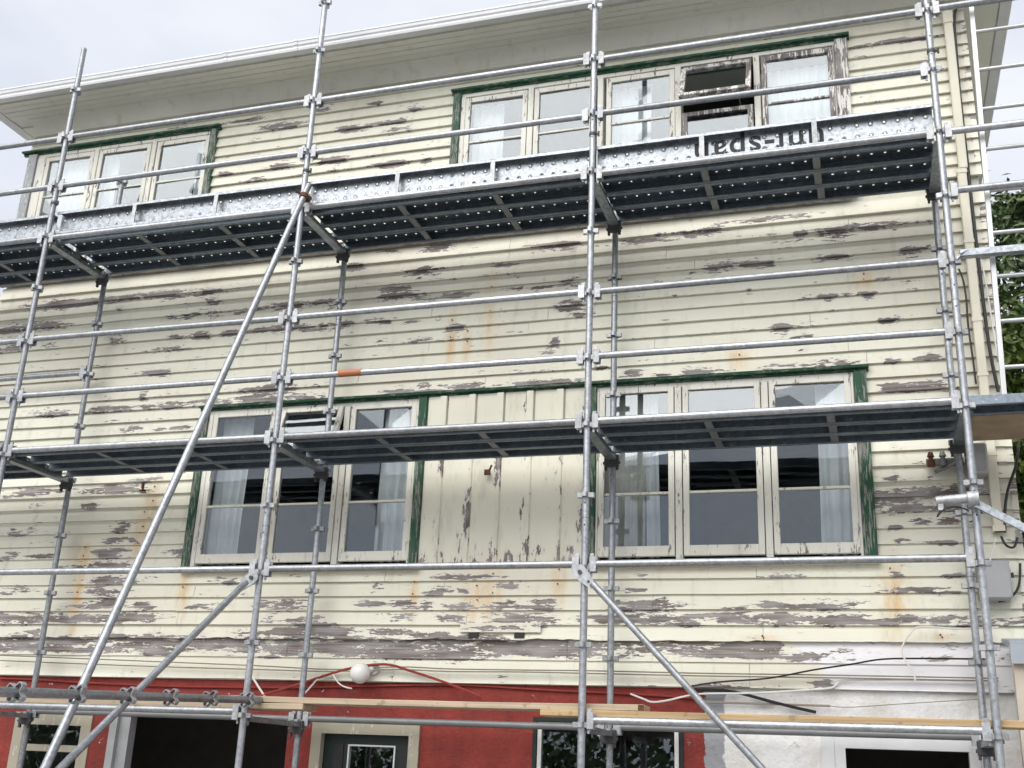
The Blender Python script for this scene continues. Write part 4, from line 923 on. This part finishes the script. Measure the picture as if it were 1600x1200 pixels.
me.materials.clear(); me.materials.append(M['ink'])
lt = bpy.data.objects.new('lettering', me); COL.objects.link(lt); lt.parent = toes[3]
lt.rotation_euler = (0, R(180), 0); lt.location = (0.0, -0.060, PH-0.0035)
# far right bay: steel plank and plywood deck on the middle lift
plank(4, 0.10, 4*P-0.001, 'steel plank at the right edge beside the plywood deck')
mb = MB().box(SX[4]+0.05, 9.6, 0.225, 0.80, 4*P+0.0, 4*P+0.018); tag(mb.build('plywood_sheet', M['ply']), 'brown plywood sheet decking the scaffold at the right edge', 'plywood')

# timber planks on the lowest lift
def tplank(x0, x1, y0, z0, label, mat='timber', t=0.04, w=0.225, tilt=0.0):
    vs = []; fs = []; n = 16; sd = random.random()*50
    for i in range(n+1):
        x = x0+(x1-x0)*i/n; s = -0.006*math.sin(math.pi*i/n)+tilt*(i/n)+0.002*noise.noise(Vector((x*2, sd, 0)))
        for y, z in ((y0+.003, z0), (y0, z0+.003), (y0, z0+t-.003), (y0+.003, z0+t), (y0+w, z0+t), (y0+w, z0)): vs.append((x, y, z+s))
    for i in range(n):
        for k in range(6): fs.append((i*6+k, i*6+(k+1) % 6, (i+1)*6+(k+1) % 6, (i+1)*6+k))
    fs += [tuple(range(5, -1, -1)), tuple(range(n*6, n*6+6))]
    o = MB().add(vs, fs).build('timber_plank', M[mat]); return tag(o, label, 'timber plank', 'timber planks on the lowest lift')
tplank(0.2, 2.83, 0.04, 0.050, 'lower timber plank left, ending just past the second standard', 'timber_old')
pa = tplank(2.25, 5.2, 0.05, 0.096, 'upper timber plank spanning over the green door', 'timber_old')
tplank(4.53, 9.6, 0.036, 0.054, 'long orange-tan timber plank running out at the right edge', 'timber', 0.041, 0.225, 0.01)
MB().box(5.165, 5.201, 0.0485, 0.055, 0.100, 0.134).build('end_mark', M['rusty'], pa)

# ladder tied to the right standard
lad = empty('ladder', (7.72, 0.08, 2.05), 'pale aluminium ladder standing on the deck at the right edge', 'ladder')
for s in (0, 1):
    dx = 0.42*s
    MB().add([(7.470+dx, 0.062, 2.05), (7.500+dx, 0.062, 2.05), (7.500+dx, 0.10, 2.05), (7.470+dx, 0.10, 2.05), (7.548+dx, 0.062, 5.6), (7.578+dx, 0.062, 5.6), (7.578+dx, 0.10, 5.6), (7.548+dx, 0.10, 5.6)],
             [(0, 1, 2, 3), (4, 5, 6, 7), (0, 1, 5, 4), (1, 2, 6, 5), (2, 3, 7, 6), (3, 0, 4, 7)]).build('stile', M['alum'], lad)
for q in range(11):
    z = 2.25+0.315*q; x = 7.485+0.078*(z-2.05)/3.55
    MB().tube((x+0.010, 0.081, z), (x+0.415, 0.081, z), 0.0145, 12).build('rung', M['alum'], lad, True)

# lean-to at the right edge
lean = empty('lean_to', (8.4, 0.8, GZ), 'small lean-to with blue-grey fascia at the lower right edge', 'lean-to')
MB().prism([(0.47, 0.455), (0.47, 0.585), (0.5, 0.60), (0.92, 0.66), (0.92, 0.63), (0.5, 0.56), (0.5, 0.455)], 7.41, 9.6).build('roof', M['leanroof'], lean)
MB().box(7.425, 7.50, 0.52, 0.60, GZ, 0.555).build('post', M['leanwall'], lean)
for q in range(9): MB().box(7.505+q*0.15, 7.65+q*0.15, 0.60, 0.625, GZ, 0.565).build('board', M['leanwall'], lean)

# ------------------------------------------------------------------ trees
def tree(name, c, rad, nclump, per, ls, mat, label, base=None):
    random.seed(hash(label) % 1000 if False else len(label)*13)
    t = empty(name, (c[0], c[1], GZ), label, 'tree', 'trees')
    mb = MB(); b = Vector((c[0], c[1], GZ)); top = Vector((c[0], c[1], c[2]))
    mb.tube(b, top, 0.16, 10, 0.07, True, 4)
    C = []
    for q in range(nclump):
        while True:
            v = Vector((random.uniform(-1, 1), random.uniform(-1, 1), random.uniform(-1, 1)))
            if 0.25 < v.length < 1: break
        v = v.normalized()*(v.length**0.5)
        w = 1+0.22*noise.noise(v*2.3+Vector(c))
        C.append(Vector((c[0]+v.x*rad[0]*w, c[1]+v.y*rad[1]*w, c[2]+v.z*rad[2]*w)))
    for q in C[::6]: mb.tube(top.lerp(b, random.uniform(0, .35)), q, 0.045, 6, 0.012)
    mb.build('trunk', M['bark'], t, True)
    vs = []; fs = []
    for q in C:
        cr_ = 0.16*max(rad)*random.uniform(0.7, 1.3)
        for _ in range(per):
            d = Vector((random.gauss(0, 1), random.gauss(0, 1), random.gauss(0, 0.8))); d = d.normalized()*cr_*random.uniform(0.3, 1)
            p = q+d; n = (d.normalized()+Vector((0, 0, 0.6))+Vector((random.uniform(-.6, .6), random.uniform(-.6, .6), random.uniform(-.6, .6)))).normalized()
            u = n.orthogonal().normalized(); u = Matrix.Rotation(random.uniform(0, 6.28), 3, n) @ u; w = n.cross(u); s = ls*random.uniform(0.6, 1.3)
            i = len(vs); vs += [p-u*s, p+w*s*0.42+n*s*0.1, p+u*s, p-w*s*0.42+n*s*0.1]; fs += [(i, i+1, i+2), (i, i+2, i+3)]
    m = bpy.data.meshes.new('crown'); m.from_pydata([tuple(v-Vector(c)) for v in vs], [], fs); m.materials.append(M[mat])
    inst(m, 'crown', c, t); return t
tree('tree', (9.5, 9.0, 5.9), (2.3, 2.2, 2.1), 360, 90, 0.075, 'leaf_dark', 'tall dark evergreen tree behind the ladder')
tree('tree', (8.75, 5.6, 3.4), (1.45, 1.3, 1.45), 200, 90, 0.072, 'leaf_light', 'yellow-green broadleaf tree low behind the ladder')
tree('tree', (9.6, 8.2, 2.4), (2.2, 1.6, 2.3), 240, 80, 0.072, 'leaf_dark', 'dark bush below the evergreen at the right edge')
# a belt of trees across the yard, behind the viewer, that the basement glass mirrors
random.seed(5); vs = []; fs = []
for q in range(900):
    x = random.uniform(-30, 16); c = Vector((x, -23+random.uniform(-1.5, 1.5), random.uniform(GZ+0.3, 1.6+1.6*noise.noise(Vector((x*0.3, 0, 0))))))
    for _ in range(22):
        p = c+Vector((random.gauss(0, .5), random.gauss(0, .4), random.gauss(0, .4))); n = Vector((random.gauss(0, 1), random.gauss(0, 1), random.gauss(0, 1)+.8)).normalized()
        u = n.orthogonal().normalized(); w = n.cross(u); sz = random.uniform(.12, .24); i = len(vs)
        vs += [p-u*sz, p+w*sz*.5, p+u*sz, p-w*sz*.5]; fs += [(i, i+1, i+2), (i, i+2, i+3)]
m = bpy.data.meshes.new('far_trees'); m.from_pydata([tuple(v) for v in vs], [], fs); m.materials.append(M['leaf_dark'])
tag(inst(m, 'far_trees', (0, 0, 0)), 'belt of dark trees across the yard mirrored in the basement glass', 'trees', kind='stuff')
